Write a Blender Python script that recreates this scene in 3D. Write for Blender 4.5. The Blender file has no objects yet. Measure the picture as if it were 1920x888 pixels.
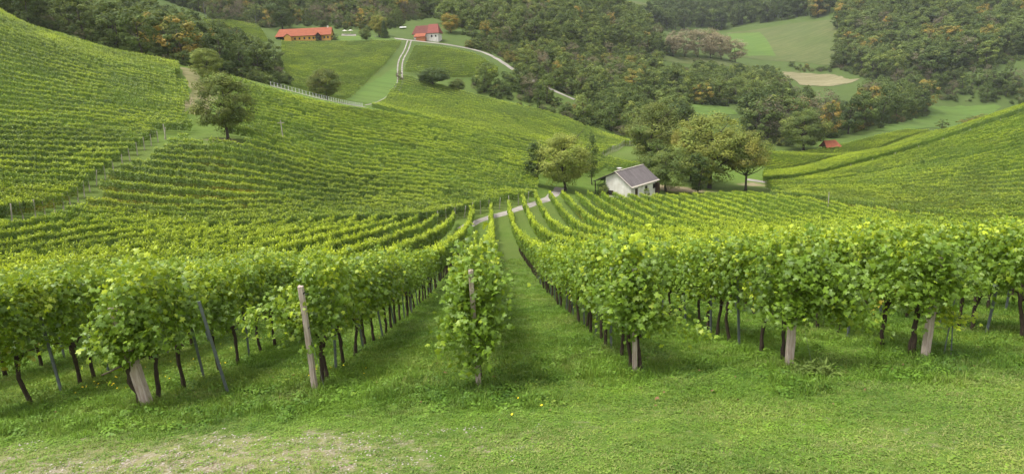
import bpy, math, random
import numpy as np
from mathutils import Vector, Matrix, Euler

random.seed(7)
rng = np.random.default_rng(7)
C = bpy.context.scene.collection
sc = bpy.context.scene
R = math.radians

# ------------------------------------------------------------------ camera, sky, sun, exposure
F = 1200.0                      # focal length in pixels of the 1920 px wide photograph
PITCH, ROLL = R(14.3), R(3.0)
fw = np.array([0, math.cos(PITCH), -math.sin(PITCH)])
up0 = np.array([0, math.sin(PITCH), math.cos(PITCH)])
rt0 = np.array([1.0, 0, 0])
rt = math.cos(ROLL) * rt0 - math.sin(ROLL) * up0
up = math.cos(ROLL) * up0 + math.sin(ROLL) * rt0
cam_d = bpy.data.cameras.new('camera')
cam_d.sensor_width = 36.0
cam_d.lens = 36.0 * F / 1920.0
cam_d.clip_start = 0.1
cam_d.clip_end = 6000
cam = bpy.data.objects.new('camera', cam_d)
C.objects.link(cam)
cam.matrix_world = Matrix(((rt[0], up[0], -fw[0], 0), (rt[1], up[1], -fw[1], 0), (rt[2], up[2], -fw[2], 0), (0, 0, 0, 1)))
sc.camera = cam

SUN_EL, SUN_AZ = R(67), R(-105)      # azimuth from +Y towards +X
world = bpy.data.worlds.new('World')
sc.world = world
world.use_nodes = True
nt = world.node_tree
bg = nt.nodes['Background']
sky = nt.nodes.new('ShaderNodeTexSky')
sky.sky_type = 'NISHITA'
sky.sun_disc = False
sky.sun_elevation = SUN_EL
sky.sun_rotation = SUN_AZ
sky.air_density = 1.0
sky.dust_density = 4.0
sky.ozone_density = 1.0
hsv = nt.nodes.new('ShaderNodeHueSaturation'); hsv.inputs['Saturation'].default_value = .04      # a thin overcast greys the blue
nt.links.new(sky.outputs[0], hsv.inputs['Color']); nt.links.new(hsv.outputs[0], bg.inputs[0])
bg.inputs[1].default_value = 0.15
sun_d = bpy.data.lights.new('sun', 'SUN')
sun_d.energy = 1.5
sun_d.angle = R(14)
sun_d.color = (1.0, 0.94, 0.82)
sun = bpy.data.objects.new('sun', sun_d)
C.objects.link(sun)
sdir = Vector((math.sin(SUN_AZ) * math.cos(SUN_EL), math.cos(SUN_AZ) * math.cos(SUN_EL), math.sin(SUN_EL)))
sun.rotation_euler = sdir.to_track_quat('Z', 'Y').to_euler()
sun.location = (0, 0, 60)
sc.view_settings.view_transform = 'Standard'
sc.view_settings.look = 'None'
sc.view_settings.exposure = 1.16
sc.view_settings.gamma = 1.0
sc.render.engine = 'CYCLES'
sc.cycles.max_bounces = 8
sc.cycles.diffuse_bounces = 5
sc.cycles.transmission_bounces = 4
sc.cycles.transparent_max_bounces = 4

# ------------------------------------------------------------------ terrain: surveyed points, thin plate surface
def cam2world(u, v, Z):
    a = (u - 960.0) / F * Z
    b = (444.0 - v) / F * Z
    return Z * fw + a * rt + b * up

SURVEY = [
    # left hillside: ridge, then face, then its foot
    (0, 40, 150), (-200, -44, 150), (200, 104, 152), (370, 132, 158), (520, 163, 165), (670, 200, 178), (850, 244, 172), (1000, 280, 165), (1180, 324, 160),
    (-150, 228, 95), (0, 240, 100), (150, 190, 122), (311, 258, 110), (428, 262, 104), (250, 297, 96), (152, 355, 84), (43, 412, 65), (-100, 430, 56),
    (0, 455, 56), (353, 443, 79), (390, 150, 146), (600, 300, 118), (600, 380, 98), (800, 330, 120), (800, 422, 93), (1000, 378, 110),
    # foot path and near block far end
    (940, 402, 100), (1030, 381, 114), (1150, 379, 121), (1060, 356, 132), (1200, 376, 130), (1300, 372, 134), (1400, 374, 124), (1350, 354, 150),
    (1500, 392, 108), (1700, 413, 104), (1900, 427, 99),
    # right hillside
    (1440, 345, 160), (1600, 345, 150), (1700, 330, 140), (1700, 285, 190), (1920, 330, 120), (1920, 250, 150), (1920, 212, 172), (2050, 170, 172), (2050, 300, 120), (1740, 262, 225), (1600, 300, 238),
    # valley floor to the right
    (1560, 284, 262), (1450, 285, 250), (1750, 240, 330), (1780, 200, 430), (1950, 190, 430), (1480, 262, 290), (1600, 215, 340), (1400, 200, 350),
    (1540, 158, 520), (1400, 125, 520), (1250, 118, 480), (1460, 100, 620), (1460, 45, 740), (1300, 60, 780), (1660, 150, 455), (1900, 150, 440), (1750, 0, 640), (1950, 20, 600), (1560, 60, 620),
    (1300, -60, 1000), (1200, 25, 800), (1550, -40, 900),
    # middle knoll with the farm houses
    (705, 198, 202), (620, 185, 206), (850, 228, 196), (1000, 258, 196), (1120, 284, 200), (757, 148, 262), (900, 187, 250), (1050, 223, 235), (1190, 274, 218),
    (765, 76, 335), (750, 160, 246), (800, 74, 345), (570, 76, 345), (540, 90, 330), (520, 130, 262), (440, 68, 330), (440, 44, 375), (700, 90, 320), (640, 130, 265),
    (880, 90, 335), (930, 108, 318), (960, 130, 300), (1060, 178, 285), (1150, 210, 290), (1100, 150, 345), (1200, 245, 250), (1200, 285, 190), (1340, 208, 325), (1250, 270, 215), (1250, 160, 400),
    (600, 40, 400), (600, 0, 500), (440, 0, 480), (900, 60, 372), (900, 0, 480), (1100, 0, 560), (1100, 60, 450), (760, 30, 430), (1190, 60, 520),
    # behind the left ridge
    (150, 75, 190), (400, 118, 185), (250, 60, 215), (100, 30, 220), (0, -40, 240), (400, 85, 260), (520, 170, 190), (300, 0, 380),
]
pts = [cam2world(u, v, Z) for u, v, Z in SURVEY]
for x in (-36, -18, 0, 18, 36):                       # the near block: an even, slightly hollow slope falling away
    for y, dz in ((-25, .2), (0, 0), (9, 0), (13.5, -.08), (18, -.28), (23, -.5), (28, -.5), (35, -.38), (44, -.25), (57, .05), (70, .8), (84, 2.4)):
        if abs(x) > 20 and y > 60 or x < -30 and y > 50 or abs(x) > 10 and y > 72: continue
        if x < -10: dz = float(np.interp(y, [-25, 0, 12, 18, 23, 28, 35, 44, 57, 70], [.2, 0, 0, -.1, -.25, -.2, .15, .7, 1.55, 2.4]))
        pts.append((x, y, -2.65 - .24 * y + dz + (0.0 if x > -30 else .3) - (.9 if x > 30 and y > 30 else .5 if x > 10 and y > 30 else 0)))
for p in ((30, 60, -18.3), (40, 52, -17.6), (46, 75, -22.0), (60, 62, -20.8), (35, 78, -21.8)): pts.append(p)
for p in ((-60, -20, 3), (60, -20, 3), (-60, 20, -5.2), (62, 25, -8.5), (-120, 0, 6), (120, 0, -2), (-180, 60, 22), (170, 80, -4), (-300, 150, 45), (320, 120, 10),
          (-300, 500, 110), (-800, 800, 200), (0, 900, 150), (-200, 700, 130), (0, 1500, 300), (900, 1500, 300), (-900, 1500, 300), (600, 1100, 170), (900, 700, 110),
          (1200, 1000, 200), (560, 420, 5), (1200, 300, 80), (-1000, 200, 120), (-1000, -60, 60), (1200, -60, 60)):
    pts.append(p)
P = np.array(pts, float)
SC = 60.0
def _phi(r2):
    r2 = np.maximum(r2, 1e-12)
    return .5 * r2 * np.log(r2)
_n = len(P)
_X = P[:, :2] / SC
_K = _phi(((_X[:, None] - _X[None]) ** 2).sum(-1)) + np.eye(_n) * 0.02
_Q = np.hstack([np.ones((_n, 1)), _X])
_A = np.block([[_K, _Q], [_Q.T, np.zeros((3, 3))]])
_W = np.linalg.solve(_A, np.concatenate([P[:, 2], np.zeros(3)]))
def _rbf(x, y):
    x = np.asarray(x, float).ravel() / SC; y = np.asarray(y, float).ravel() / SC
    out = np.empty(len(x))
    for i in range(0, len(x), 20000):
        q = np.stack([x[i:i + 20000], y[i:i + 20000]], 1)
        d2 = ((q[:, None] - _X[None]) ** 2).sum(-1)
        out[i:i + 20000] = _phi(d2) @ _W[:_n] + _W[_n] + q @ _W[_n + 1:]
    return out
def _axis(lo, hi, c, d0, g):
    a = [c]; s = d0
    while a[-1] < hi: a.append(a[-1] + s); s *= g
    b = [c]; s = d0
    while b[-1] > lo: b.append(b[-1] - s); s *= g
    return np.array(b[:0:-1] + a)
GX = _axis(-1200, 1400, 0, .32, 1.026)
GY = _axis(-60, 1900, 8, .3, 1.018)
_gx, _gy = np.meshgrid(GX, GY)
def _bump(x, y):
    m = np.exp(-(np.maximum(np.hypot(x, y - 8) - 12, 0) / 25.0) ** 2)
    b = .035 * np.sin(x * 1.3 + .7 * np.sin(y * .9)) * np.sin(y * 1.1 + .5 * np.sin(x * .7)) + .02 * np.sin(x * 3.1 + y * 1.7) * np.sin(y * 2.7 - x)
    return b * m
HZ = (_rbf(_gx, _gy) + _bump(_gx, _gy).ravel()).reshape(_gx.shape)
def ground(x, y):
    """height of the ground sheet, the same bilinear cells as its mesh"""
    x = np.asarray(x, float); y = np.asarray(y, float)
    i = np.clip(np.searchsorted(GX, x) - 1, 0, len(GX) - 2); j = np.clip(np.searchsorted(GY, y) - 1, 0, len(GY) - 2)
    tx = np.clip((x - GX[i]) / (GX[i + 1] - GX[i]), 0, 1); ty = np.clip((y - GY[j]) / (GY[j + 1] - GY[j]), 0, 1)
    return (HZ[j, i] * (1 - tx) * (1 - ty) + HZ[j, i + 1] * tx * (1 - ty) + HZ[j + 1, i] * (1 - tx) * ty + HZ[j + 1, i + 1] * tx * ty)
def sight(u, v, near=3.0, far=1700.0):
    """where on the ground a line of sight from the viewpoint first lands (a surveyor's fix)"""
    u = np.atleast_1d(np.asarray(u, float)); v = np.atleast_1d(np.asarray(v, float))
    d = fw[None] + ((u - 960) / F)[:, None] * rt[None] + ((444 - v) / F)[:, None] * up[None]
    t = near * np.exp(np.linspace(0, math.log(far / near), 900))
    q = d[:, None] * t[None, :, None]
    h = ground(q[..., 0], q[..., 1])
    below = q[..., 2] < h
    k = np.where(below.any(1), below.argmax(1), len(t) - 1)
    k = np.maximum(k, 1)
    lo, hi = t[k - 1], t[k]
    for _ in range(18):
        m = .5 * (lo + hi); qq = d * m[:, None]
        b = qq[:, 2] < ground(qq[:, 0], qq[:, 1])
        hi = np.where(b, m, hi); lo = np.where(b, lo, m)
    qq = d * hi[:, None]
    return qq
def fix(u, v, Z):
    p = cam2world(u, v, Z); return p[:2]
def to_px(p):
    p = np.asarray(p, float); Z = p @ fw
    return 960 + F * (p @ rt) / Z, 444 - F * (p @ up) / Z, Z

# ------------------------------------------------------------------ helpers
def link(o, parent=None):
    C.objects.link(o)
    if parent is not None: o.parent = parent
    return o
def tag(o, label=None, cat=None, group=None, kind=None):
    if label: o['label'] = label
    if cat: o['category'] = cat
    if group: o['group'] = group
    if kind: o['kind'] = kind
    return o
def empty(name, loc, rz=0.0):
    o = bpy.data.objects.new(name, None); o.location = loc; o.rotation_euler = (0, 0, rz); o.empty_display_size = .3
    return link(o)
def mesh(name, verts, faces, mat=None, cols=None, smooth=False):
    """verts n x 3; faces: array m x k or list; cols: per face rgb"""
    me = bpy.data.meshes.new(name)
    verts = np.asarray(verts, np.float32)
    if isinstance(faces, np.ndarray):
        m, k = faces.shape
        me.vertices.add(len(verts)); me.vertices.foreach_set('co', verts.ravel())
        me.loops.add(m * k); me.loops.foreach_set('vertex_index', faces.astype(np.int32).ravel())
        me.polygons.add(m); me.polygons.foreach_set('loop_start', np.arange(0, m * k, k, dtype=np.int32))
        me.update(calc_edges=True)
    else:
        me.from_pydata([tuple(v) for v in verts.tolist()], [], faces)
    if smooth: me.polygons.foreach_set('use_smooth', np.ones(len(me.polygons), bool))
    if cols is not None:
        a = me.attributes.new('fcol', 'FLOAT_COLOR', 'FACE')
        c = np.ones((len(me.polygons), 4), np.float32); c[:, :3] = cols
        a.data.foreach_set('color', c.ravel())
    if mat: me.materials.append(mat)
    return me
def obj(name, me, parent=None, loc=None):
    o = bpy.data.objects.new(name, me)
    if loc is not None: o.location = loc
    return link(o, parent)
class MB:
    """collects boxes, tubes and quads for one mesh"""
    def __init__(s): s.v = []; s.f = []
    def quad(s, *p):
        n = len(s.v); s.v += [tuple(map(float, q)) for q in p]; s.f.append(tuple(range(n, n + len(p))))
    def box(s, x0, x1, y0, y1, z0, z1, m=None):
        n = len(s.v)
        c = [(x, y, z) for z in (z0, z1) for x, y in ((x0, y0), (x1, y0), (x1, y1), (x0, y1))]
        if m is not None: c = [tuple(m @ Vector(q)) for q in c]
        s.v += c
        s.f += [tuple(n + i for i in q) for q in ((3, 2, 1, 0), (4, 5, 6, 7), (0, 1, 5, 4), (1, 2, 6, 5), (2, 3, 7, 6), (3, 0, 4, 7))]
    def tube(s, P_, r_, n=7, cap=True, jitter=0.0, rnd=random):
        k0 = len(s.v); P_ = [Vector(p) for p in P_]
        for i, p in enumerate(P_):
            d = (P_[min(i + 1, len(P_) - 1)] - P_[max(i - 1, 0)]).normalized()
            a = d.orthogonal().normalized() if abs(d.z) < .2 else Vector((1, 0, 0)).cross(d).normalized()
            b = d.cross(a)
            for q in range(n):
                t = 2 * math.pi * q / n; r = r_[i] * (1 + jitter * rnd.uniform(-1, 1))
                s.v.append(tuple(p + (a * math.cos(t) + b * math.sin(t)) * r))
        for i in range(len(P_) - 1):
            for q in range(n):
                a0 = k0 + i * n + q; a1 = k0 + i * n + (q + 1) % n
                s.f.append((a0, a1, a1 + n, a0 + n))
        if cap:
            s.f.append(tuple(k0 + q for q in range(n - 1, -1, -1)))
            s.f.append(tuple(k0 + (len(P_) - 1) * n + q for q in range(n)))
    def me(s, name, mat, smooth=False): return mesh(name, s.v, s.f, mat, smooth=smooth)
    def build(s, name, mat, parent=None, smooth=False): return obj(name, s.me(name, mat, smooth), parent)

def noise2(x, y, seed=0, sc_=1.0):
    """cheap smooth value noise, vectorised"""
    x = np.asarray(x, float) / sc_ + seed * 17.3; y = np.asarray(y, float) / sc_ - seed * 9.1
    xi, yi = np.floor(x).astype(int), np.floor(y).astype(int); fx, fy = x - xi, y - yi
    fx = fx * fx * (3 - 2 * fx); fy = fy * fy * (3 - 2 * fy)
    def h(a, b):
        n = (a * 374761393 + b * 668265263 + seed * 69069) & 0x7fffffff
        n = ((n ^ (n >> 13)) * 1274126177) & 0x7fffffff
        return ((n ^ (n >> 16)) & 0xffff) / 65535.0
    return (h(xi, yi) * (1 - fx) + h(xi + 1, yi) * fx) * (1 - fy) + (h(xi, yi + 1) * (1 - fx) + h(xi + 1, yi + 1) * fx) * fy

# ------------------------------------------------------------------ materials
def mat_new(name):
    m = bpy.data.materials.new(name); m.use_nodes = True
    n = m.node_tree; n.nodes.clear()
    out = n.nodes.new('ShaderNodeOutputMaterial')
    return m, n, out
def N(n, t, **kw):
    x = n.nodes.new(t)
    for k, v in kw.items():
        if k == 'inp':
            for a, b in v.items(): x.inputs[a].default_value = b
        else: setattr(x, k, v)
    return x
def mixc(n, fac, a, b, blend='MIX'):
    m = n.nodes.new('ShaderNodeMix'); m.data_type = 'RGBA'; m.blend_type = blend
    def put(i, s):
        if isinstance(s, (tuple, list)): m.inputs[i].default_value = (*s, 1) if len(s) == 3 else s
        elif isinstance(s, (int, float)): m.inputs[i].default_value = s
        else: n.links.new(s, m.inputs[i])
    put(0, fac); put(6, a); put(7, b)
    return m.outputs[2]
def noise(n, scale, detail=3, rough=.55, coord=None, dist=0.0):
    t = N(n, 'ShaderNodeTexNoise', inp={'Scale': scale, 'Detail': detail, 'Roughness': rough, 'Distortion': dist})
    if coord is not None: n.links.new(coord, t.inputs['Vector'])
    return t.outputs[0]
def ramp(n, src, lo, hi):
    m = N(n, 'ShaderNodeMapRange', inp={1: lo, 2: hi}); m.clamp = True
    n.links.new(src, m.inputs[0]); return m.outputs[0]
def math_(n, op, a, b=0.0):
    m = n.nodes.new('ShaderNodeMath'); m.operation = op
    for i, s in enumerate((a, b)):
        if isinstance(s, (int, float)): m.inputs[i].default_value = s
        else: n.links.new(s, m.inputs[i])
    return m.outputs[0]

def leafy(name, dark, mid, young, autumn, source, transl=.32, rough=.5, spec=.35, hue=1.0):
    """foliage: fcol.r = leaf lightness, fcol.g = youth on the mesh; tint.(r,g,b) = lightness, youth, autumn of the whole copy"""
    m, n, out = mat_new(name)
    f = N(n, 'ShaderNodeAttribute', attribute_name='fcol'); sf = N(n, 'ShaderNodeSeparateColor'); n.links.new(f.outputs['Color'], sf.inputs[0])
    if source == 'inst':
        a = N(n, 'ShaderNodeAttribute', attribute_name='tint', attribute_type='INSTANCER'); src = a.outputs['Color']
    elif source == 'obj':
        a = N(n, 'ShaderNodeObjectInfo'); src = a.outputs['Color']
    st = N(n, 'ShaderNodeSeparateColor'); n.links.new(src, st.inputs[0])
    light = math_(n, 'ADD', math_(n, 'MULTIPLY', sf.outputs[0], .6), math_(n, 'MULTIPLY', st.outputs[0], .5))
    col = mixc(n, ramp(n, light, .15, .95), dark, mid)
    youth = math_(n, 'ADD', math_(n, 'MULTIPLY', sf.outputs[1], 1.0), math_(n, 'SUBTRACT', st.outputs[1], .5))
    col = mixc(n, ramp(n, youth, .25, 1.0), col, young)
    aut = math_(n, 'MULTIPLY', st.outputs[2], ramp(n, sf.outputs[2], .1, .7))
    col = mixc(n, aut, col, autumn)
    p = N(n, 'ShaderNodeBsdfPrincipled', inp={'Roughness': rough, 'Specular IOR Level': spec}); n.links.new(col, p.inputs['Base Color'])
    t = N(n, 'ShaderNodeBsdfTranslucent')
    tc = mixc(n, .35, col, (young[0] * 1.1, young[1] * 1.1, young[2]))
    n.links.new(tc, t.inputs[0])
    mx = N(n, 'ShaderNodeMixShader'); mx.inputs[0].default_value = transl
    n.links.new(p.outputs[0], mx.inputs[1]); n.links.new(t.outputs[0], mx.inputs[2]); n.links.new(mx.outputs[0], out.inputs[0])
    return m
VINE = dict(dark=(.050, .100, .014), mid=(.180, .295, .024), young=(.47, .56, .030), autumn=(.62, .42, .04))
M = {}
M['vine'] = leafy('vine_leaf', source='inst', transl=.34, spec=.4, rough=.45, **VINE)
M['grass'] = leafy('grass_blade', (.045, .110, .012), (.170, .300, .028), (.29, .35, .055), (.42, .35, .17), 'inst', transl=.25, spec=.2)
TREE = dict(dark=(.028, .056, .018), mid=(.168, .235, .052), young=(.34, .38, .070), autumn=(.48, .31, .06))
M['crown'] = leafy('tree_leaves', source='obj', transl=.3, spec=.2, rough=.65, **TREE)
M['crown_i'] = leafy('wood_leaves', source='inst', transl=.3, spec=.2, rough=.65, **TREE)

def simple(name, col, rough=.8, spec=.2, var=None, vscale=4.0, metal=0.0, bump=0.0, bscale=20.0, stretch=None):
    m, n, out = mat_new(name)
    tc = N(n, 'ShaderNodeTexCoord'); co = tc.outputs['Object']
    if stretch:
        mp = N(n, 'ShaderNodeMapping'); mp.inputs['Scale'].default_value = stretch; n.links.new(co, mp.inputs[0]); co = mp.outputs[0]
    p = N(n, 'ShaderNodeBsdfPrincipled', inp={'Roughness': rough, 'Specular IOR Level': spec, 'Metallic': metal})
    c = mixc(n, ramp(n, noise(n, vscale, 5, .65, co), .3, .7), col, var if var else tuple(x * .7 for x in col))
    n.links.new(c, p.inputs['Base Color'])
    if bump:
        b = N(n, 'ShaderNodeBump', inp={'Strength': bump, 'Distance': .02}); n.links.new(noise(n, bscale, 4, .6, co), b.inputs['Height']); n.links.new(b.outputs[0], p.inputs['Normal'])
    n.links.new(p.outputs[0], out.inputs[0])
    return m
M['post'] = simple('weathered_wood', (.56, .48, .42), var=(.30, .22, .18), vscale=6, stretch=(8, 8, .7), bump=.6, bscale=14)
M['post_dark'] = simple('dark_wood_side', (.20, .155, .12), var=(.10, .075, .055), vscale=6, stretch=(8, 8, .7), bump=.6, bscale=14)
M['post_far'] = simple('pale_wood', (.46, .42, .36), var=(.33, .29, .24), vscale=3)
M['stake'] = simple('galvanised_steel', (.17, .19, .21), rough=.5, spec=.5, var=(.11, .12, .13), vscale=9, metal=.35)
M['bark'] = simple('vine_bark', (.085, .062, .045), rough=.95, var=(.035, .026, .02), vscale=18, stretch=(1, 1, .35), bump=.9, bscale=30)
M['trunk'] = simple('tree_bark', (.10, .085, .065), rough=.95, var=(.05, .042, .034), vscale=3, bump=.6, bscale=8)
M['wire'] = simple('wire', (.30, .31, .32), rough=.4, metal=.6)
M['black'] = simple('black_band', (.02, .02, .022), rough=.5)
M['white_wall'] = simple('white_plaster', (.76, .74, .71), var=(.50, .46, .41), vscale=.9, stretch=(1, 1, .5))
M['yellow_wall'] = simple('yellow_plaster', (.66, .38, .085), var=(.56, .31, .07), vscale=.6)
M['red_tile'] = simple('red_clay_tile', (.32, .105, .055), rough=.85, var=(.24, .075, .042), vscale=.7)
M['old_tile'] = simple('old_clay_tile', (.155, .055, .045), rough=.85, var=(.115, .042, .036), vscale=.7)
M['eternit'] = simple('fibre_cement', (.095, .082, .084), rough=.85, var=(.15, .132, .134), vscale=1.1, stretch=(.35, 2.0, .35))
M['dark_wood'] = simple('dark_brown_wood', (.055, .035, .025), rough=.7)
M['glass'] = simple('window_glass', (.03, .035, .04), rough=.15, spec=.6)
M['stone'] = simple('pale_stone', (.38, .34, .30), rough=.9, var=(.28, .25, .21), vscale=12)
M['white_metal'] = simple('white_metal', (.7, .7, .7), rough=.5)

def ground_mat():
    m, n, out = mat_new('meadow_grass')
    g = N(n, 'ShaderNodeNewGeometry'); co = g.outputs['Position']
    z = N(n, 'ShaderNodeAttribute', attribute_name='zone'); zs = N(n, 'ShaderNodeSeparateColor'); n.links.new(z.outputs['Color'], zs.inputs[0])
    c = mixc(n, ramp(n, noise(n, .55, 5, .6, co), .35, .65), (.070, .118, .017), (.108, .165, .024))
    c = mixc(n, ramp(n, noise(n, .035, 3, .5, co), .4, .65), c, (.095, .125, .028))
    c = mixc(n, ramp(n, noise(n, 2.3, 4, .6, co), .52, .72), c, (.13, .155, .040))
    c = mixc(n, ramp(n, noise(n, 14, 4, .7, co), .45, .75), c, (.055, .115, .022))
    # wood floor, dull
    c = mixc(n, zs.outputs[1], c, mixc(n, noise(n, .12, 3, .6, co), (.050, .080, .020), (.085, .118, .032)))
    # worn track: soil and stones show through where it is driven on
    soil = mixc(n, ramp(n, noise(n, 22, 4, .7, co), .4, .62), (.185, .14, .095), (.31, .27, .215))
    worn = math_(n, 'ADD', zs.outputs[0], math_(n, 'ADD', math_(n, 'SUBTRACT', noise(n, 1.7, 5, .7, co), .5), math_(n, 'MULTIPLY', math_(n, 'SUBTRACT', noise(n, 6.5, 4, .7, co), .5), 1.1)))
    c = mixc(n, math_(n, 'MULTIPLY', ramp(n, worn, .25, .55), .9), c, mixc(n, ramp(n, noise(n, 3.5, 4, .6, co), .4, .6), (.19, .20, .075), soil))
    c = mixc(n, ramp(n, math_(n, 'ADD', zs.outputs[2], math_(n, 'MULTIPLY', math_(n, 'SUBTRACT', noise(n, .5, 4, .6, co), .5), 1.4)), .35, .8), c, (.23, .19, .115))
    p = N(n, 'ShaderNodeBsdfPrincipled', inp={'Roughness': .95, 'Specular IOR Level': .1}); n.links.new(c, p.inputs['Base Color'])
    b = N(n, 'ShaderNodeBump', inp={'Strength': .5, 'Distance': .06}); n.links.new(noise(n, 9, 5, .7, co), b.inputs['Height']); n.links.new(b.outputs[0], p.inputs['Normal'])
    n.links.new(p.outputs[0], out.inputs[0])
    return m
def field_mat(name, a, b, c, s1=.05, s2=.6):
    m, n, out = mat_new(name)
    g = N(n, 'ShaderNodeNewGeometry'); co = g.outputs['Position']
    col = mixc(n, ramp(n, noise(n, s1, 4, .55, co), .35, .65), a, b)
    col = mixc(n, ramp(n, noise(n, s2, 4, .7, co), .45, .75), col, c)
    mp = N(n, 'ShaderNodeMapping'); mp.inputs['Scale'].default_value = (.05, .9, .3); mp.inputs['Rotation'].default_value = (0, 0, .35); n.links.new(co, mp.inputs[0])
    col = mixc(n, math_(n, 'MULTIPLY', ramp(n, noise(n, .55, 3, .6, mp.outputs[0]), .42, .62), .55), col, tuple(q * .68 for q in c))
    p = N(n, 'ShaderNodeBsdfPrincipled', inp={'Roughness': .95, 'Specular IOR Level': .1}); n.links.new(col, p.inputs['Base Color'])
    n.links.new(p.outputs[0], out.inputs[0])
    return m
M['ground'] = ground_mat()
M['meadow'] = field_mat('bright_meadow', (.082, .142, .030), (.100, .155, .034), (.088, .138, .032))
M['pasture'] = field_mat('pale_pasture', (.085, .110, .036), (.115, .125, .048), (.075, .100, .032), .03, .25)
M['stubble'] = field_mat('tan_stubble', (.24, .215, .125), (.20, .175, .10), (.15, .15, .07), .04, .3)
M['path'] = field_mat('gravel', (.33, .30, .275), (.27, .245, .22), (.20, .185, .16), .5, 3.0)
M['sandy'] = field_mat('sandy_soil', (.22, .185, .105), (.17, .16, .075), (.12, .14, .045), .15, 1.2)
M['plot'] = field_mat('vineyard_floor', (.085, .125, .03), (.12, .145, .045), (.07, .10, .025), .05, .8)

# ------------------------------------------------------------------ scatter (geometry nodes; for leaves, grass and other uncountable stuff)
def variant_group(name, meshes):
    ng = bpy.data.node_groups.new(name, 'GeometryNodeTree')
    ng.interface.new_socket('Geometry', in_out='INPUT', socket_type='NodeSocketGeometry')
    ng.interface.new_socket('Geometry', in_out='OUTPUT', socket_type='NodeSocketGeometry')
    gi = ng.nodes.new('NodeGroupInput'); go = ng.nodes.new('NodeGroupOutput')
    iop = ng.nodes.new('GeometryNodeInstanceOnPoints')
    join = ng.nodes.new('GeometryNodeJoinGeometry')
    for i, me in enumerate(meshes[::-1]):
        o = bpy.data.objects.new(name + '_source', me)            # data only, never linked into the scene
        oi = ng.nodes.new('GeometryNodeObjectInfo'); oi.inputs['Object'].default_value = o
        g2 = ng.nodes.new('GeometryNodeGeometryToInstance')
        ng.links.new(oi.outputs['Geometry'], g2.inputs[0]); ng.links.new(g2.outputs[0], join.inputs[0])
    def at(nm, ty, out_i=0):
        a = ng.nodes.new('GeometryNodeInputNamedAttribute'); a.data_type = ty; a.inputs[0].default_value = nm
        return a.outputs[0]
    ng.links.new(gi.outputs[0], iop.inputs['Points']); ng.links.new(join.outputs[0], iop.inputs['Instance'])
    iop.inputs['Pick Instance'].default_value = True
    ng.links.new(at('idx', 'INT'), iop.inputs['Instance Index'])
    e = ng.nodes.new('FunctionNodeEulerToRotation'); ng.links.new(at('rot', 'FLOAT_VECTOR'), e.inputs[0])
    ng.links.new(e.outputs[0], iop.inputs['Rotation']); ng.links.new(at('scl', 'FLOAT_VECTOR'), iop.inputs['Scale'])
    ng.links.new(iop.outputs[0], go.inputs[0])
    ng['n'] = len(meshes)
    return ng
def scatter(name, ng, pos, rot, scl, tint, parent=None, idx=None):
    pos = np.asarray(pos, np.float32); n = len(pos)
    me = bpy.data.meshes.new(name); me.vertices.add(n); me.vertices.foreach_set('co', pos.ravel())
    def put(nm, ty, arr, key):
        a = me.attributes.new(nm, ty, 'POINT'); a.data.foreach_set(key, np.ascontiguousarray(arr).ravel())
    scl = np.asarray(scl, np.float32)
    if scl.ndim == 1: scl = np.repeat(scl[:, None], 3, 1)
    put('rot', 'FLOAT_VECTOR', np.asarray(rot, np.float32), 'vector'); put('scl', 'FLOAT_VECTOR', scl, 'vector')
    t = np.ones((n, 4), np.float32); t[:, :3] = tint; put('tint', 'FLOAT_COLOR', t, 'color')
    put('idx', 'INT', (rng.integers(0, ng['n'], n) if idx is None else idx).astype(np.int32), 'value')
    o = obj(name, me, parent)
    md = o.modifiers.new('scatter', 'NODES'); md.node_group = ng
    return o
def aim_euler(nrm, spin):
    """euler angles that turn local Z onto nrm with a spin about it"""
    nrm = nrm / np.linalg.norm(nrm, axis=1, keepdims=True)
    a = np.where(np.abs(nrm[:, 2:3]) < .9, np.array([[0, 0, 1.0]]), np.array([[1.0, 0, 0]]))
    x = np.cross(a, nrm); x /= np.linalg.norm(x, axis=1, keepdims=True); y = np.cross(nrm, x)
    c, s = np.cos(spin)[:, None], np.sin(spin)[:, None]
    X = c * x + s * y; Y = -s * x + c * y
    ry = -np.arcsin(np.clip(X[:, 2], -1, 1)); rx = np.arctan2(Y[:, 2], nrm[:, 2]); rz = np.arctan2(X[:, 1], X[:, 0])
    return np.stack([rx, ry, rz], 1)

# ------------------------------------------------------------------ leaf shapes
def frames(nrm, spin):
    nrm = nrm / np.linalg.norm(nrm, axis=1, keepdims=True)
    a = np.where(np.abs(nrm[:, 2:3]) < .9, np.array([[0, 0, 1.0]]), np.array([[1.0, 0, 0]]))
    x = np.cross(a, nrm); x /= np.linalg.norm(x, axis=1, keepdims=True); y = np.cross(nrm, x)
    c, s = np.cos(spin)[:, None], np.sin(spin)[:, None]
    return c * x + s * y, -s * x + c * y, nrm
GRAPE = np.array([(0, -.08, 0), (.30, -.36, -.06), (.52, -.10, -.10), (.36, .10, 0), (.50, .42, -.10), (.20, .40, 0), (0, .72, -.14),
                  (-.20, .40, 0), (-.50, .42, -.10), (-.36, .10, 0), (-.52, -.10, -.10), (-.30, -.36, -.06), (0, .12, .05)])
GRAPE_F = np.array([(12, i, i + 1) for i in range(11)] + [(12, 11, 0)])
KITE = np.array([(0, -.5, 0), (.46, -.08, -.10), (0, .55, 0), (-.46, -.08, -.10)])
KITE_F = np.array([(0, 1, 2), (0, 2, 3)])
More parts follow.
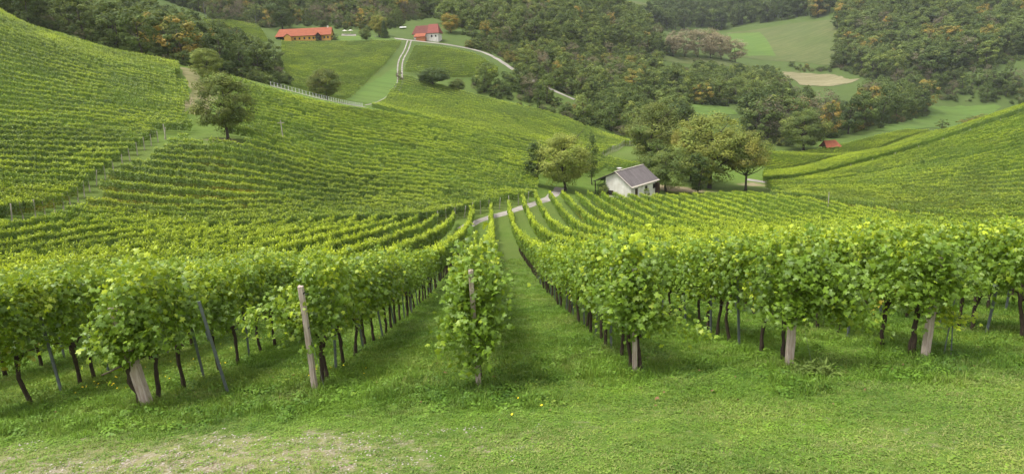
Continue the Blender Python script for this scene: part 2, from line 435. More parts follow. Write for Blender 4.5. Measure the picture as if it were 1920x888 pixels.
def leaves_mesh(name, shape, F_, pos, nrm, size, col, mat, r=rng):
    n = len(pos); X, Y, Z_ = frames(nrm, r.uniform(0, 6.283, n))
    s = size[:, None, None]
    V = pos[:, None] + s * (shape[None, :, 0:1] * X[:, None] + shape[None, :, 1:2] * Y[:, None] + shape[None, :, 2:3] * Z_[:, None])
    k = len(shape)
    Fc = (F_[None] + (np.arange(n) * k)[:, None, None]).reshape(-1, 3)
    return mesh(name, V.reshape(-1, 3), Fc, mat, cols=np.repeat(col, len(F_), 0))
def vine_spray(i):
    r = np.random.default_rng(100 + i); n = 17
    pos = r.normal(0, 1, (n, 3)) * (.13, .13, .07)
    nrm = np.stack([r.normal(0, .5, n), r.normal(0, .5, n), np.abs(r.normal(.9, .3, n))], 1)
    size = r.uniform(.055, .112, n)
    col = np.stack([r.uniform(.1, 1, n), np.clip(r.normal(.12, .16, n), 0, 1), r.uniform(0, 1, n)], 1)
    return leaves_mesh('vine_spray', GRAPE, GRAPE_F, pos, nrm, size, col, M['vine'], r)
def canopy_half_width(z):
    return np.interp(z, [.62, .85, 1.1, 1.5, 1.9, 2.1, 2.3], [.08, .17, .29, .33, .28, .18, .05])
def vine_chunk(i, n, L, size0, shoots=4):
    r = np.random.default_rng(200 + i)
    z = r.uniform(.74, 2.08, n)
    lump = lambda x: .06 * np.sin(x * 5 + i) + .04 * np.sin(x * 11 + 2 * i)
    x = r.uniform(-L * .56, L * .56, n); w = canopy_half_width(z) * (1 + 2 * lump(x))
    side = r.choice([-1, 1], n); y = side * w * np.sqrt(r.uniform(.25, 1.15, n))
    top = r.random(n) < .22
    z = np.where(top, 1.95 + r.normal(0, .10, n) + lump(x), z); y = np.where(top, r.uniform(-.24, .24, n), y)
    nrm = np.stack([r.normal(0, .45, n), np.where(top, r.normal(0, .5, n), side * r.uniform(.4, 1.1, n)), np.where(top, 1.0, r.uniform(.1, .9, n))], 1)
    sx, sz, sy = [], [], []
    for q in range(shoots):
        bx, by, h = r.uniform(-L / 2, L / 2), r.uniform(-.15, .15), r.uniform(.15, .42); k = 6
        t = np.linspace(0, 1, k); sx += list(bx + r.normal(0, .06) * t + r.normal(0, .03, k)); sy += list(by + r.normal(0, .12) * t + r.normal(0, .03, k)); sz += list(2.0 + h * t)
    m = len(sx)
    pos = np.concatenate([np.stack([x, y, z], 1), np.stack([sx, sy, sz], 1)])
    nrm = np.concatenate([nrm, np.stack([r.normal(0, .6, m), r.normal(0, .6, m), np.full(m, .8)], 1)])
    size = np.concatenate([r.uniform(.75, 1.25, n), r.uniform(.5, .85, m)]) * size0
    zz = pos[:, 2]
    youth = np.clip((zz - 1.72) / .45, 0, 1) * r.uniform(.5, .95, len(zz)) + (r.random(len(zz)) < .03) * .3  # young tops; band kept high so side shade sits in the leaf colour too
    col = np.stack([np.clip(r.uniform(0, 1, len(zz)), 0, 1), np.clip(youth, 0, 1), r.uniform(0, 1, len(zz)) * (zz < 1.3) + .15], 1)
    return leaves_mesh('vine_chunk', KITE, KITE_F, pos, nrm, size, col, M['vine'], r)
G_SPRAY = variant_group('spray', [vine_spray(i) for i in range(10)])
G_MID = variant_group('mid_canopy', [vine_chunk(i, 420, 1.0, .15, 6) for i in range(8)])
G_FAR = variant_group('far_canopy', [vine_chunk(20 + i, 230, 1.25, .18, 4) for i in range(10)])

# ------------------------------------------------------------------ the ground sheet
def smooth01(a, lo, hi): t = np.clip((a - lo) / (hi - lo), 0, 1); return t * t * (3 - 2 * t)
def in_poly(x, y, poly):
    x = np.asarray(x); y = np.asarray(y); c = np.zeros(x.shape, bool); n = len(poly)
    for i in range(n):
        x0, y0 = poly[i]; x1, y1 = poly[(i + 1) % n]
        if y0 == y1: continue
        k = ((y0 > y) != (y1 > y)) & (x < (x1 - x0) * (y - y0) / (y1 - y0) + x0)
        c ^= k
    return c
VV = np.stack([_gx.ravel(), _gy.ravel(), HZ.ravel()], 1)
ny, nx = HZ.shape
ii = (np.arange(ny - 1)[:, None] * nx + np.arange(nx - 1)[None]).ravel()
gm = mesh('ground', VV, np.stack([ii, ii + 1, ii + nx + 1, ii + nx], 1), M['ground'], smooth=True)
zc = np.zeros((len(VV), 4), np.float32); zc[:, 3] = 1
# worn strip across the front left corner, thinning out to the right
strip = np.exp(-((VV[:, 1] - (6.75 - .03 * VV[:, 0])) / 1.1) ** 2)
zc[:, 0] = .62 * strip * (1 - .66 * smooth01(VV[:, 0], -3.4, .6)) * (1 - .45 * smooth01(VV[:, 0], 3, 9))
zc[:, 1] = smooth01(VV[:, 1], 215, 330)
for (u, v, rx_, ry_) in ((1285, 356, 7, 4), (1250, 352, 4, 3), (1415, 346, 5, 3), (1545, 288, 6, 3), (372, 185, 3.0, 9), (415, 262, 3, 3)):
    q = sight(u, v)[0]; zc[:, 2] += np.exp(-((VV[:, 0] - q[0]) / rx_) ** 2 - ((VV[:, 1] - q[1]) / ry_) ** 2)
a = gm.attributes.new('zone', 'FLOAT_COLOR', 'POINT'); a.data.foreach_set('color', zc.ravel())
g_o = tag(obj('ground', gm), 'grassy ground of the vineyard slopes and the valley', kind='structure')

def world_line(px, near=3.0):
    """pixel fixes (u, v) or (u, v, Z) -> world xy"""
    out = []
    for q in px:
        if q[0] == 'w': out.append(np.array(q[1:], float))
        elif len(q) == 3: out.append(fix(*q))
        else: out.append(sight(q[0], q[1])[0][:2])
    return np.array(out)
def resample(L, step=None, n=None):
    L = np.asarray(L, float); d = np.concatenate([[0], np.cumsum(np.linalg.norm(np.diff(L, axis=0), axis=1))])
    if n is None: n = max(2, int(round(d[-1] / step)) + 1)
    s = np.linspace(0, d[-1], n)
    return np.stack([np.interp(s, d, L[:, k]) for k in range(L.shape[1])], 1)
def smooth_line(L, it=3):
    for _ in range(it):                                    # Chaikin
        q = L[:-1] * .75 + L[1:] * .25; r = L[:-1] * .25 + L[1:] * .75
        L = np.concatenate([L[:1], np.stack([q, r], 1).reshape(-1, 2), L[-1:]])
    return L
def ribbon(name, lines, width, mat, lift, label, offs=(0.0,)):
    V, Fc = [], []
    for L in lines:
        L = resample(smooth_line(np.asarray(L)), 1.0)
        T = np.gradient(L, axis=0); T /= np.linalg.norm(T, axis=1, keepdims=True); Nn = np.stack([-T[:, 1], T[:, 0]], 1)
        for o_ in offs:
            wv = width * (1 + .12 * np.sin(np.arange(len(L)) * .7 + o_))
            base = len(V); m = 5
            for i in range(len(L)):
                for k in range(m):
                    q = L[i] + Nn[i] * (o_ + wv[i] * (k / (m - 1) - .5)); V.append((q[0], q[1], float(ground(q[0], q[1])) + lift * (1 if 0 < k < m - 1 else .1)))
            for i in range(len(L) - 1):
                for k in range(m - 1):
                    a_ = base + i * m + k; Fc.append((a_, a_ + 1, a_ + m + 1, a_ + m))
    return tag(obj(name, mesh(name, V, np.array(Fc), mat, smooth=True)), label, kind='structure')
def patch(name, low, high, mat, lift, label, n=60, m=30):
    A, B = resample(smooth_line(world_line(low)), n=n), resample(smooth_line(world_line(high)), n=n)
    t = np.linspace(0, 1, m)[:, None, None]; G = A[None] * (1 - t) + B[None] * t
    wob = min(1.6, .05 * np.linalg.norm(B - A, axis=1).mean()); e = (noise2(G[..., 0], G[..., 1], 44, 5) - .5) * 2 * wob + (noise2(G[..., 0], G[..., 1], 45, 1.6) - .5) * wob
    G = G + e[..., None] * (B - A)[None] / (np.linalg.norm(B - A, axis=1)[None, :, None] + 1e-6)
    z = ground(G[..., 0], G[..., 1]) + lift
    V = np.concatenate([G, z[..., None]], -1).reshape(-1, 3)
    q = (np.arange(m - 1)[:, None] * n + np.arange(n - 1)[None]).ravel()
    return tag(obj(name, mesh(name, V, np.stack([q, q + 1, q + n + 1, q + n], 1), mat, smooth=True)), label, kind='structure')
ribbon('gravel_path', [world_line([(868, 428), (893, 414), (940, 402), (985, 388), (1015, 378), (1035, 368), (1050, 352)])], 1.8, M['path'], .05, 'pale gravel path crossing the foot of the middle vine rows')
ribbon('farm_track', [world_line([(768, 76), (762, 95), (751, 112), (749, 135), (751, 158), (737, 178), (708, 194), (690, 203, 199)])], .65, M['path'], .12, 'twin wheel ruts running down from the farmhouse through the meadow', offs=(-.95, .95))
ribbon('farm_road', [world_line([(700, 68), (740, 72), (768, 76), (800, 79), (860, 87), (905, 97), (935, 112), (962, 131), (1000, 152), (1045, 173), (1078, 187)])], 3.0, M['path'], .12, 'pale farm road curving past the white farmhouse into the wood')
ribbon('footworn_path', [world_line([(352, 128), (362, 150), (376, 175), (380, 192), (372, 215)])], 3.2, M['sandy'], .06, 'bare trodden strip beside the trees on the left slope')
ribbon('valley_track', [world_line([(1400, 336), (1440, 342), (1475, 348), (1490, 352)])], 2.5, M['path'], .08, 'end of a sandy track by the valley trees')
patch('meadow', [(655, 190), (708, 197), (735, 180), (752, 158)], [(640, 180), (690, 158), (720, 140), (742, 125)], M['meadow'], .09, 'bright green wedge of grass beside the wheel ruts')
patch('farm_lawn', [(640, 80), (700, 82), (752, 82)], [(625, 68), (690, 66), (735, 69)], M['meadow'], .12, 'green lawn between the two farmhouses')
patch('valley_meadow', [(1640, 246), (1725, 246), (1800, 240), (1830, 228)], [(1700, 200), (1760, 197), (1830, 198), (1880, 198)], M['meadow'], .2, 'flat bright green meadow on the valley floor')
patch('clearing', [(1300, 214), (1340, 218), (1385, 214)], [(1290, 196), (1330, 196), (1370, 203)], M['meadow'], .15, 'small green clearing in the middle of the wood')
patch('pasture', [(1372, 104), (1430, 112), (1500, 116), (1566, 124)], [(1362, 62), (1440, 52), (1500, 42), (1575, 38)], M['pasture'], .3, 'pale green hillside pasture between the far woods')
patch('green_field', [(1372, 104), (1420, 104), (1455, 106)], [(1364, 64), (1400, 62), (1425, 62)], M['meadow'], .45, 'greener strip at the left edge of the hillside pasture')
patch('distant_meadow', [(1165, 14), (1190, 26), (1222, 40)], [(1150, 0), (1190, 2), (1215, 8)], M['pasture'], .4, 'hazy pale meadow in the gap at the top of the valley')
patch('stubble_field', [(1500, 160), (1545, 163), (1585, 158), (1600, 154)], [(1466, 134), (1530, 137), (1590, 142), (1612, 149)], M['stubble'], .25, 'tan stubble field in front of the forest edge')
patch('valley_strip', [(1240, 112), (1350, 124), (1500, 150)], [(1240, 104), (1350, 112), (1500, 132)], M['pasture'], .2, 'thin strip of pale grass showing above the wood')

# ------------------------------------------------------------------ vine rows on the hillsides
_on = 'first second third fourth fifth sixth seventh eighth ninth tenth eleventh twelfth thirteenth fourteenth fifteenth sixteenth seventeenth eighteenth nineteenth'.split()
_ten = {2: 'twenty', 3: 'thirty', 4: 'forty', 5: 'fifty', 6: 'sixty', 7: 'seventy', 8: 'eighty', 9: 'ninety'}
def ordinal(i):
    if i < 20: return _on[i - 1]
    if i > 99: return 'hundred-and-' + ordinal(i - 100) if i > 100 else 'hundredth'
    return _ten[i // 10][:-1] + 'ieth' if i % 10 == 0 else _ten[i // 10] + '-' + _on[i % 10 - 1]
ROWS = []
_clear = [(*(sight(428, 262)[0][:2] + (0, -3)), 5.2), (*(sight(391, 152)[0][:2] + (0, -3.5)), 6.0), (*sight(311, 258)[0][:2], 3.0)]
_clear += [(*q, 2.6) for q in resample(world_line([(352, 132), (362, 150), (376, 175), (380, 192), (374, 215), (378, 240), (405, 262)]), 2.5)]
def excluded(L):
    m = np.zeros(len(L), bool)
    for cx, cy, rr in _clear: m |= np.hypot(L[:, 0] - cx, L[:, 1] - cy) < rr
    return m
def chunk_row(L, ng, step, parent_label, cat, group, tintf, sclw=1.0, name='vine_row', gap=.03):
    L = resample(L, step); n = len(L)
    if n < 3: return None
    T = np.gradient(L, axis=0); hd = np.arctan2(T[:, 1], T[:, 0])
    L = L + rng.normal(0, .05, L.shape)
    z = ground(L[:, 0], L[:, 1])
    d = T / np.linalg.norm(T, axis=1, keepdims=True)
    slope = (ground(L[:, 0] + d[:, 0], L[:, 1] + d[:, 1]) - ground(L[:, 0] - d[:, 0], L[:, 1] - d[:, 1])) / 2
    flip = rng.random(n) < .5
    rot = np.stack([rng.normal(0, .06, n), -np.arctan(slope) * np.where(flip, -1, 1), hd + np.where(flip, math.pi, 0) + rng.normal(0, .05, n)], 1)
    keep = (rng.random(n) > gap) & ~excluded(L)
    sc3 = np.stack([np.full(n, 1.06), rng.uniform(.78, .96, n) * sclw * .74, rng.uniform(.90, 1.06, n)], 1)
    tint = tintf(L)
    pos = np.stack([L[:, 0], L[:, 1], z], 1)
    o0 = pos[0].copy()
    o = empty(name, o0)
    tag(scatter('foliage', ng, (pos - o0)[keep], rot[keep], sc3[keep], tint[keep], o), kind='stuff')
    tag(o, parent_label, cat, group)
    ROWS.append((o, L, z))
    return o
def tint_field(light=.5, youth=.5, aut=.0, seed=1, aut_spots=()):
    def f(L):
        n = len(L)
        l = light - .05 + .6 * (noise2(L[:, 0], L[:, 1], seed, 9) - .5) + .5 * (noise2(L[:, 0], L[:, 1], seed + 3, 2.0) - .5) + rng.normal(0, .10, n)
        y = youth + .5 * (noise2(L[:, 0], L[:, 1], seed + 5, 6) - .5) + .12 * (noise2(L[:, 0], L[:, 1], seed + 6, 1.7) - .5) + rng.normal(0, .04, n)
        a_ = aut + np.clip(noise2(L[:, 0], L[:, 1], seed + 8, 6) - .72, 0, 1) * 1.2
        for (cx, cy, rr, amt) in aut_spots: a_ = a_ + amt * np.exp(-((L[:, 0] - cx) ** 2 + (L[:, 1] - cy) ** 2) / rr ** 2) * rng.uniform(.4, 1.2, n)
        return np.stack([np.clip(l, 0, 1.2), np.clip(y, 0, 1.3), np.clip(a_, 0, 1)], 1)
    return f
FAR = []
def far_block(guides, spacing, tintf):
    """rows on the far plots: past the few hundred nearest rows, kept together as one mass"""
    G = [resample(smooth_line(world_line(g), 2), n=48) for g in guides]
    s = np.concatenate([[0], np.cumsum([np.mean(np.linalg.norm(G[i + 1] - G[i], axis=1)) for i in range(len(G) - 1)])]); nr = max(2, int(round(s[-1] / spacing)) + 1)
    for t in np.linspace(0, s[-1], nr):
        i = min(np.searchsorted(s, t, 'right') - 1, len(G) - 2); w = (t - s[i]) / (s[i + 1] - s[i])
        L = resample(G[i] * (1 - w) + G[i + 1] * w, 1.2); n = len(L)
        T = np.gradient(L, axis=0); z = ground(L[:, 0], L[:, 1]); k = rng.random(n) > .05
        FAR.append((np.stack([L[:, 0], L[:, 1], z], 1)[k], np.stack([rng.normal(0, .05, n), rng.normal(0, .05, n), np.arctan2(T[:, 1], T[:, 0])], 1)[k],
                    np.stack([np.full(n, 1.05), rng.uniform(.7, 1.1, n), rng.uniform(.8, 1.0, n)], 1)[k], tintf(L)[k]))
def block(guides, spacing, label, group, tintf, ng=None, step=1.15, posts=None, sclw=1.0, gap=.03):
    G = [resample(smooth_line(world_line(g), 2), n=48) for g in guides]
    mids = [np.mean(np.linalg.norm(G[i + 1] - G[i], axis=1)) for i in range(len(G) - 1)]
    s = np.concatenate([[0], np.cumsum(mids)]); tot = s[-1]; nr = max(2, int(round(tot / spacing)) + 1)
    res = []
    for t in np.linspace(0, tot, nr):
        i = min(np.searchsorted(s, t, 'right') - 1, len(G) - 2); w = (t - s[i]) / (s[i + 1] - s[i])
        L = G[i] * (1 - w) + G[i + 1] * w
        o = chunk_row(L, ng or G_FAR, step, label % ordinal(len(res) + 1), 'vine row', group, tintf, sclw, gap=gap)
        if o is None: continue
        if posts:
            for e in posts:
                q = L[0] if e == 0 else L[-1]; q2 = L[1] if e == 0 else L[-2]
                dd = (q - q2) / np.linalg.norm(q - q2); b = q + dd * .7
                h = ground(b[0], b[1])
                r = random.Random(int(t * 31) + e)
                mb = MB(); p0 = Vector((b[0], b[1], float(h) - .2)) - o.location; lean = Vector((dd[0] * r.uniform(-.05, .25), dd[1] * r.uniform(-.05, .25), 1.0)) * r.uniform(2.0, 2.3)
                mb.tube([p0, p0 + lean], [.07, .06], 6); mb.build('end_post', M['post_far'], o)
        res.append((o, L))
    return res
sp1 = sight(90, 205)[0]; sp2 = sight(15, 385)[0]; sp3 = sight(165, 395)[0]; sp4 = sight(120, 190)[0]; sp5 = sight(430, 390)[0]
upper_tint = tint_field(.46, .50, .02, 1, [(sp1[0], sp1[1], 9, .9), (sp4[0], sp4[1], 12, .5), (sp2[0], sp2[1], 6, .7)])
block([[(-180, 445), (-60, 436), (14, 422)], [(-180, 335), (0, 345), (165, 350)], [(-180, 232), (0, 250), (160, 256), (300, 262)]], 2.75,
      '%s vine row up the lower left slope, ending by the grass strip', 'vine rows on the lower left slope ending in pale posts', upper_tint, posts=(1,), sclw=1.5, ng=G_MID, step=.9, gap=.02)
block([[(-180, 222), (0, 238), (160, 246), (345, 256)], [(-180, 150), (0, 165), (200, 195), (362, 222)], [(-180, -10), (0, 70), (200, 128), (352, 160)], [(-180, -40), (0, 42), (100, 75), (200, 105), (300, 124), (345, 133)]], 2.6,
      '%s vine row up the steep upper left slope from its yellowed lower edge', 'vine rows on the steep upper left slope', tint_field(.44, .46, .02, 2), sclw=1.25, gap=.04)
block([[(78, 448), (350, 444), (600, 432), (793, 423)], [(206, 348), (450, 375), (700, 390), (905, 398)], [(318, 295), (560, 330), (800, 352), (998, 378)]], 2.75,
      '%s vine row up from the gravel path on the middle slope', 'vine rows at the foot of the middle slope', tint_field(.40, .47, .03, 3, [(sp3[0], sp3[1], 7, .9), (sp5[0], sp5[1], 6, .6)]), posts=(1,), sclw=1.5, ng=G_MID, step=.9, gap=.03)
block([[(326, 286), (560, 322), (800, 345), (998, 370)], [(455, 240), (620, 270), (830, 300), (1000, 338)]], 2.7,
      '%s vine row up across the middle slope below the round brownish tree', 'vine rows on the lower part of the middle slope', tint_field(.46, .50, .0, 4), sclw=1.55, gap=.05)
block([[(458, 230), (620, 262), (830, 294), (1005, 332)], [(470, 200), (640, 235), (850, 272), (1110, 330)], [(425, 157), (520, 187), (650, 218), (720, 222), (850, 246), (1000, 276), (1192, 318)]], 2.6,
      '%s vine row up the high middle slope below the rounded crest', 'vine rows on the upper part of the middle slope', tint_field(.50, .56, .0, 5), sclw=1.35, gap=.04)
block([[(700, 206, 178), (850, 240, 172), (1000, 270, 168), (1118, 292, 168)], [(735, 178), (880, 205), (1040, 240), (1165, 274)], [(758, 151), (900, 189), (1050, 225), (1190, 273)]], 2.6,
      '%s vine row up the knoll between the wheel ruts and the wood edge', 'vine rows on the knoll right of the wheel ruts', tint_field(.45, .50, .0, 6), posts=(1,))
block([[(550, 160, 205), (640, 182, 200)], [(530, 132), (600, 136), (700, 142)], [(530, 84), (600, 84), (750, 84)]], 2.9, '%s vine row up the plot below the long red roofed farmhouse', 'vine rows in front of the long farmhouse', tint_field(.34, .40, .10, 7))
block([[(760, 138), (860, 152), (930, 140)], [(768, 118), (860, 124), (930, 133)], [(780, 93), (835, 96), (885, 106)]], 2.9, '%s vine row up the small vineyard below the white farmhouse', 'vine rows below the white farmhouse', tint_field(.34, .40, .12, 8))
far_block([[(392, 78), (450, 80), (505, 84)], [(385, 42), (430, 42), (480, 50)]], 2.9, tint_field(.32, .36, .08, 9))
sr1 = sight(1800, 395)[0]; sr2 = sight(1600, 385)[0]
right_tint = tint_field(.40, .42, .02, 10, [(sr1[0], sr1[1], 16, .45), (sr2[0], sr2[1], 10, .35)])
block([[('w', 50, 119), ('w', 58, 106), ('w', 72, 98), ('w', 94, 92), ('w', 124, 88)], [(1490, 378), (1700, 378), (1920, 385), (2080, 386)], [(1440, 356), (1620, 342), (1780, 318), (1920, 290), (2080, 250)]], 2.7,
      '%s vine row up from the dip at the foot of the right slope', 'vine rows at the foot of the right slope', right_tint, sclw=1.15)
_res = block([[(1445, 354), (1620, 336), (1780, 310), (1920, 282), (2080, 240)], [(1560, 334), (1640, 314), (1780, 272), (1925, 224), (2000, 200)]], 2.7,
      '%s vine row up the right slope, below the lane with posts', 'vine rows on the right slope below the grass lane', tint_field(.42, .44, .0, 11), posts=(0,), sclw=1.1)
_o, _L = _res[-1]
for _q in resample(_L, 6.5)[1:]:
    _mb = MB(); _p = Vector((_q[0] - .5, _q[1] + .5, float(ground(_q[0], _q[1])) - .2)) - _o.location; _mb.tube([_p, _p + Vector((random.uniform(-.12, .12), 0, 2.5))], [.075, .065], 6); _mb.build('row_post', M['post_far'], _o)
block([[(1435, 345), (1550, 330), (1640, 303), (1780, 262), (1925, 214)], [(1435, 334), (1550, 318), (1650, 288), (1780, 246), (1925, 207)]], 2.6,
      '%s vine row above the lane on the skyline of the right slope', 'vine rows above the grass lane on the right slope', tint_field(.40, .42, .0, 12))
block([[(1436, 330), (1540, 312), (1640, 283), (1740, 252)], [(1440, 296), (1510, 290), (1590, 276), (1700, 250)]], 2.9,
      '%s vine row on the valley floor beside the red roofed hut', 'vine rows on the valley floor by the hut', tint_field(.40, .42, .12, 13), sclw=.9)

tag(scatter('distant_vine_rows', G_FAR, *[np.concatenate([f[i] for f in FAR]) for i in range(4)]), 'fine rows of vines on the far plots around the two farmhouses', kind='stuff')

# ------------------------------------------------------------------ near rows, running straight down the slope
def front_y(x): return float(np.interp(x, [-9, -6.1, -3.6, -.7, 2.0, 4.6, 7.0, 12, 20], [9.0, 9.58, 10.21, 9.64, 10.13, 10.06, 10.15, 10.4, 11]))
_b = sight(*zip((0, 455), (90, 446), (350, 444), (600, 434), (790, 428), (838, 424), (880, 414), (905, 404)))[:, :2]
_bx = np.concatenate([[-75], _b[:, 0], [-.3, 2.5, 4.65, 7.1, 9.5, 20, 47, 50, 56, 70, 92]])
_by = np.concatenate([[40], _b[:, 1], [97.5, 104, 107, 111, 114, 119, 121, 114, 103, 95, 89]])
_o = np.argsort(_bx)
def end_y(x): return float(np.interp(x, _bx[_o], _by[_o]))
START = {-2: (-6.12, 9.58), -1: (-3.57, 10.21), 0: (-.68, 9.64), 1: (2.0, 10.13), 2: (4.64, 10.06), 3: (7.04, 10.15)}
def row_xy(k, y):
    xs = START[k][0] if k in START else -.68 + 2.62 * k + (0 if k > 0 else -.1)
    ys = START[k][1] if k in START else front_y(xs)
    return xs - .026 * (y - ys) + (-.0004 * k * (y - ys)), xs, ys
near_tint = lambda seed: tint_field(.50, .50, .0, seed)
def trunk_mesh(i):
    r = random.Random(300 + i); mb = MB(); x = y = 0.0; P_ = [(0, 0, -.12)]; n = 7
    for q in range(1, n + 1):
        x += r.uniform(-.018, .018); y += r.uniform(-.022, .022); P_.append((x, y, .95 * q / n))
    mb.tube(P_, [.044, .038, .034, .033, .036, .032, .038, .046], 7, jitter=.22, rnd=r)
    for s_ in (-1, 1):
        if r.random() < .8: mb.tube([P_[-2], (x + .04, y + s_ * .12, .99), (x, y + s_ * .34, 1.04)], [.022, .017, .011], 5, jitter=.2, rnd=r)
    return mb.me('vine_trunk', M['bark'], True)
TR = [trunk_mesh(i) for i in range(7)]
def stake_mesh():
    mb = MB(); h = 1.75
    mb.box(-.022, .022, -.003, .003, -.2, h); mb.box(-.022, -.016, .003, .028, -.2, h); mb.box(.016, .022, .003, .028, -.2, h)
    for q in range(5): mb.box(.022, .030, .004, .012, .5 + q * .27, .53 + q * .27)
    return mb.me('metal_stake', M['stake'])
STK = stake_mesh()
def end_post(k, root, w, h, lx, ly, thick=None, twin=False):
    x, y = START[k] if k in START else (0, 0)
    r = random.Random(40 + k); z = float(ground(x, y)); t = thick or w
    base = Vector((x, y, z)) - root.location
    me_v = []
    mb = MB(); seg = 9
    prof = [(-1, -1), (-.4, -1.08), (.35, -1.03), (1, -1), (1.06, 0), (1, 1), (0, 1.05), (-1, 1), (-1.05, .1)]
    n0 = len(prof)
    for i in range(seg + 1):
        f = i / seg; zz = -.2 + (h + .2) * f; wob = Vector((r.uniform(-.004, .004), r.uniform(-.004, .004), 0))
        for (a_, b_) in prof:
            mb.v.append(tuple(base + Vector((lx * max(zz, 0), ly * max(zz, 0), zz)) + wob + Vector((a_ * w / 2 * (1 - .06 * f) + r.uniform(-.003, .003), b_ * t / 2, (r.uniform(-.012, .012) if i == seg else 0)))))
    for i in range(seg):
        for q in range(n0):
            a0 = i * n0 + q; a1 = i * n0 + (q + 1) % n0; mb.f.append((a0, a1, a1 + n0, a0 + n0))
    mb.f.append(tuple(seg * n0 + q for q in range(n0)))
    p = mb.build('end_post', M['post'], root)
    return p, base
def band(parent, base, zz, w, lx, ly, r_=1.0):
    mb = MB(); c = base + Vector((lx * zz, ly * zz, zz)); h = w / 2 + .006
    mb.box(c.x - h, c.x + h, c.y - h, c.y + h, c.z, c.z + .018 * r_); mb.box(c.x - h - .004, c.x + h * .2, c.y - h - .004, c.y + h * .9, c.z + .03, c.z + .042)
    return mb.build('wire_binding', M['black'], parent)
NEAR_LABEL = {
    -2: 'vine row ending in a thick leaning pale post with yellow edged leaves above it', -1: 'vine row behind the tall bare post with black bands, left of the central row',
    0: 'vine row seen end on in the centre, leaves wrapped round its thin grey post', 1: 'vine row along the right edge of the central grass alley with a thin reddish post',
    2: 'vine row whose broad pale post stands under a bulge of leaves reaching right', 3: 'vine row ending in a leaning pink grey post beside two thin green stakes'}
ORD = ['', 'first', 'second', 'third', 'fourth', 'fifth', 'sixth', 'seventh', 'eighth', 'ninth', 'tenth', 'eleventh', 'twelfth', 'thirteenth', 'fourteenth', 'fifteenth', 'sixteenth', 'seventeenth', 'eighteenth', 'nineteenth', 'twentieth',
       'twenty-first', 'twenty-second', 'twenty-third', 'twenty-fourth', 'twenty-fifth', 'twenty-sixth', 'twenty-seventh', 'twenty-eighth', 'twenty-ninth', 'thirtieth', 'thirty-first', 'thirty-second', 'thirty-third', 'thirty-fourth']
def spray_row(k, y0, y1, per_m, wide=.98, r=rng, endbulge=0.0):
    n = int((y1 - y0) * per_m); y = r.uniform(y0, y1, n)
    xx = np.array([row_xy(k, yy)[0] for yy in y])
    cell = noise2(y, np.full(n, k * 13.1), 31, 1.05); cell2 = noise2(y, np.full(n, k * 7.7), 37, .45)
    bot = .98 + .20 * (noise2(y, np.full(n, k * 5.1), 41, .8) - .5) * 2
    z = r.uniform(0, 1, n) ** .85 * (2.08 - bot) + bot + .14 * (cell - .5)
    top = r.random(n) < .17; z = np.where(top, 2.0 + .24 * (cell - .5) + .26 * np.exp(-(y - y0) / 1.6) * (y0 < 12) + r.normal(0, .09, n), z)
    w = canopy_half_width(np.clip(z, .56, 2.25)) * wide * (1 + .75 * (cell - .5) + .5 * (cell2 - .5) + endbulge * np.exp(-(y - y0) / .8))
    side = r.choice([-1, 1], n); off = side * w * np.sqrt(r.uniform(.35, 1.0, n)); off = np.where(top, r.uniform(-.22, .22, n), off)
    front = (y - y0) < .45; off = np.where(front & ~top, r.uniform(-1, 1, n) * w, off)
    nrm = np.stack([np.where(top, r.normal(0, .4, n), np.where(front, r.normal(0, .5, n), side * r.uniform(.5, 1.1, n))), np.where(front, -r.uniform(.4, 1.2, n), r.normal(0, .4, n)), np.where(top, 1.0, r.uniform(.15, .9, n))], 1)
    pos = np.stack([xx + off, y + 0 * y, ground(xx, y) + z], 1)
    youth = .27 + .60 * smooth01(z, 1.68, 2.12) * r.uniform(.4, 1, n) + .42 * (noise2(y * 1.7 + side * 9, z * 1.7, 51 + k, .45) > .72) + .5 * (r.random(n) < .05)  # young top leaves by height; darker sides also put row shade into the colour
    light = .12 + .75 * noise2(y, z, 61 + k, .38) + r.normal(0, .16, n) + .12 * (z > 1.7)
    aut = np.where((z < 1.0) & (r.random(n) < .10), .6, 0)
    return pos, nrm, youth, light, aut
def shoot(p0, p1, n, sag=.15, sc0=1.0, r=rng, fat=.10, youth=.75):
    t = np.linspace(0, 1, n); p0, p1 = np.array(p0, float), np.array(p1, float)
    P_ = p0 + (p1 - p0) * t[:, None] + np.stack([r.normal(0, fat, n), r.normal(0, fat, n), r.normal(0, fat, n) + sag * 4 * t * (1 - t)], 1)
    nr = np.stack([r.normal(0, .5, n), -r.uniform(0, .8, n), np.full(n, .8)], 1)
    return P_, nr, np.full(n, youth) * r.uniform(.6, 1.1, n), r.uniform(.4, .9, n), np.zeros(n)
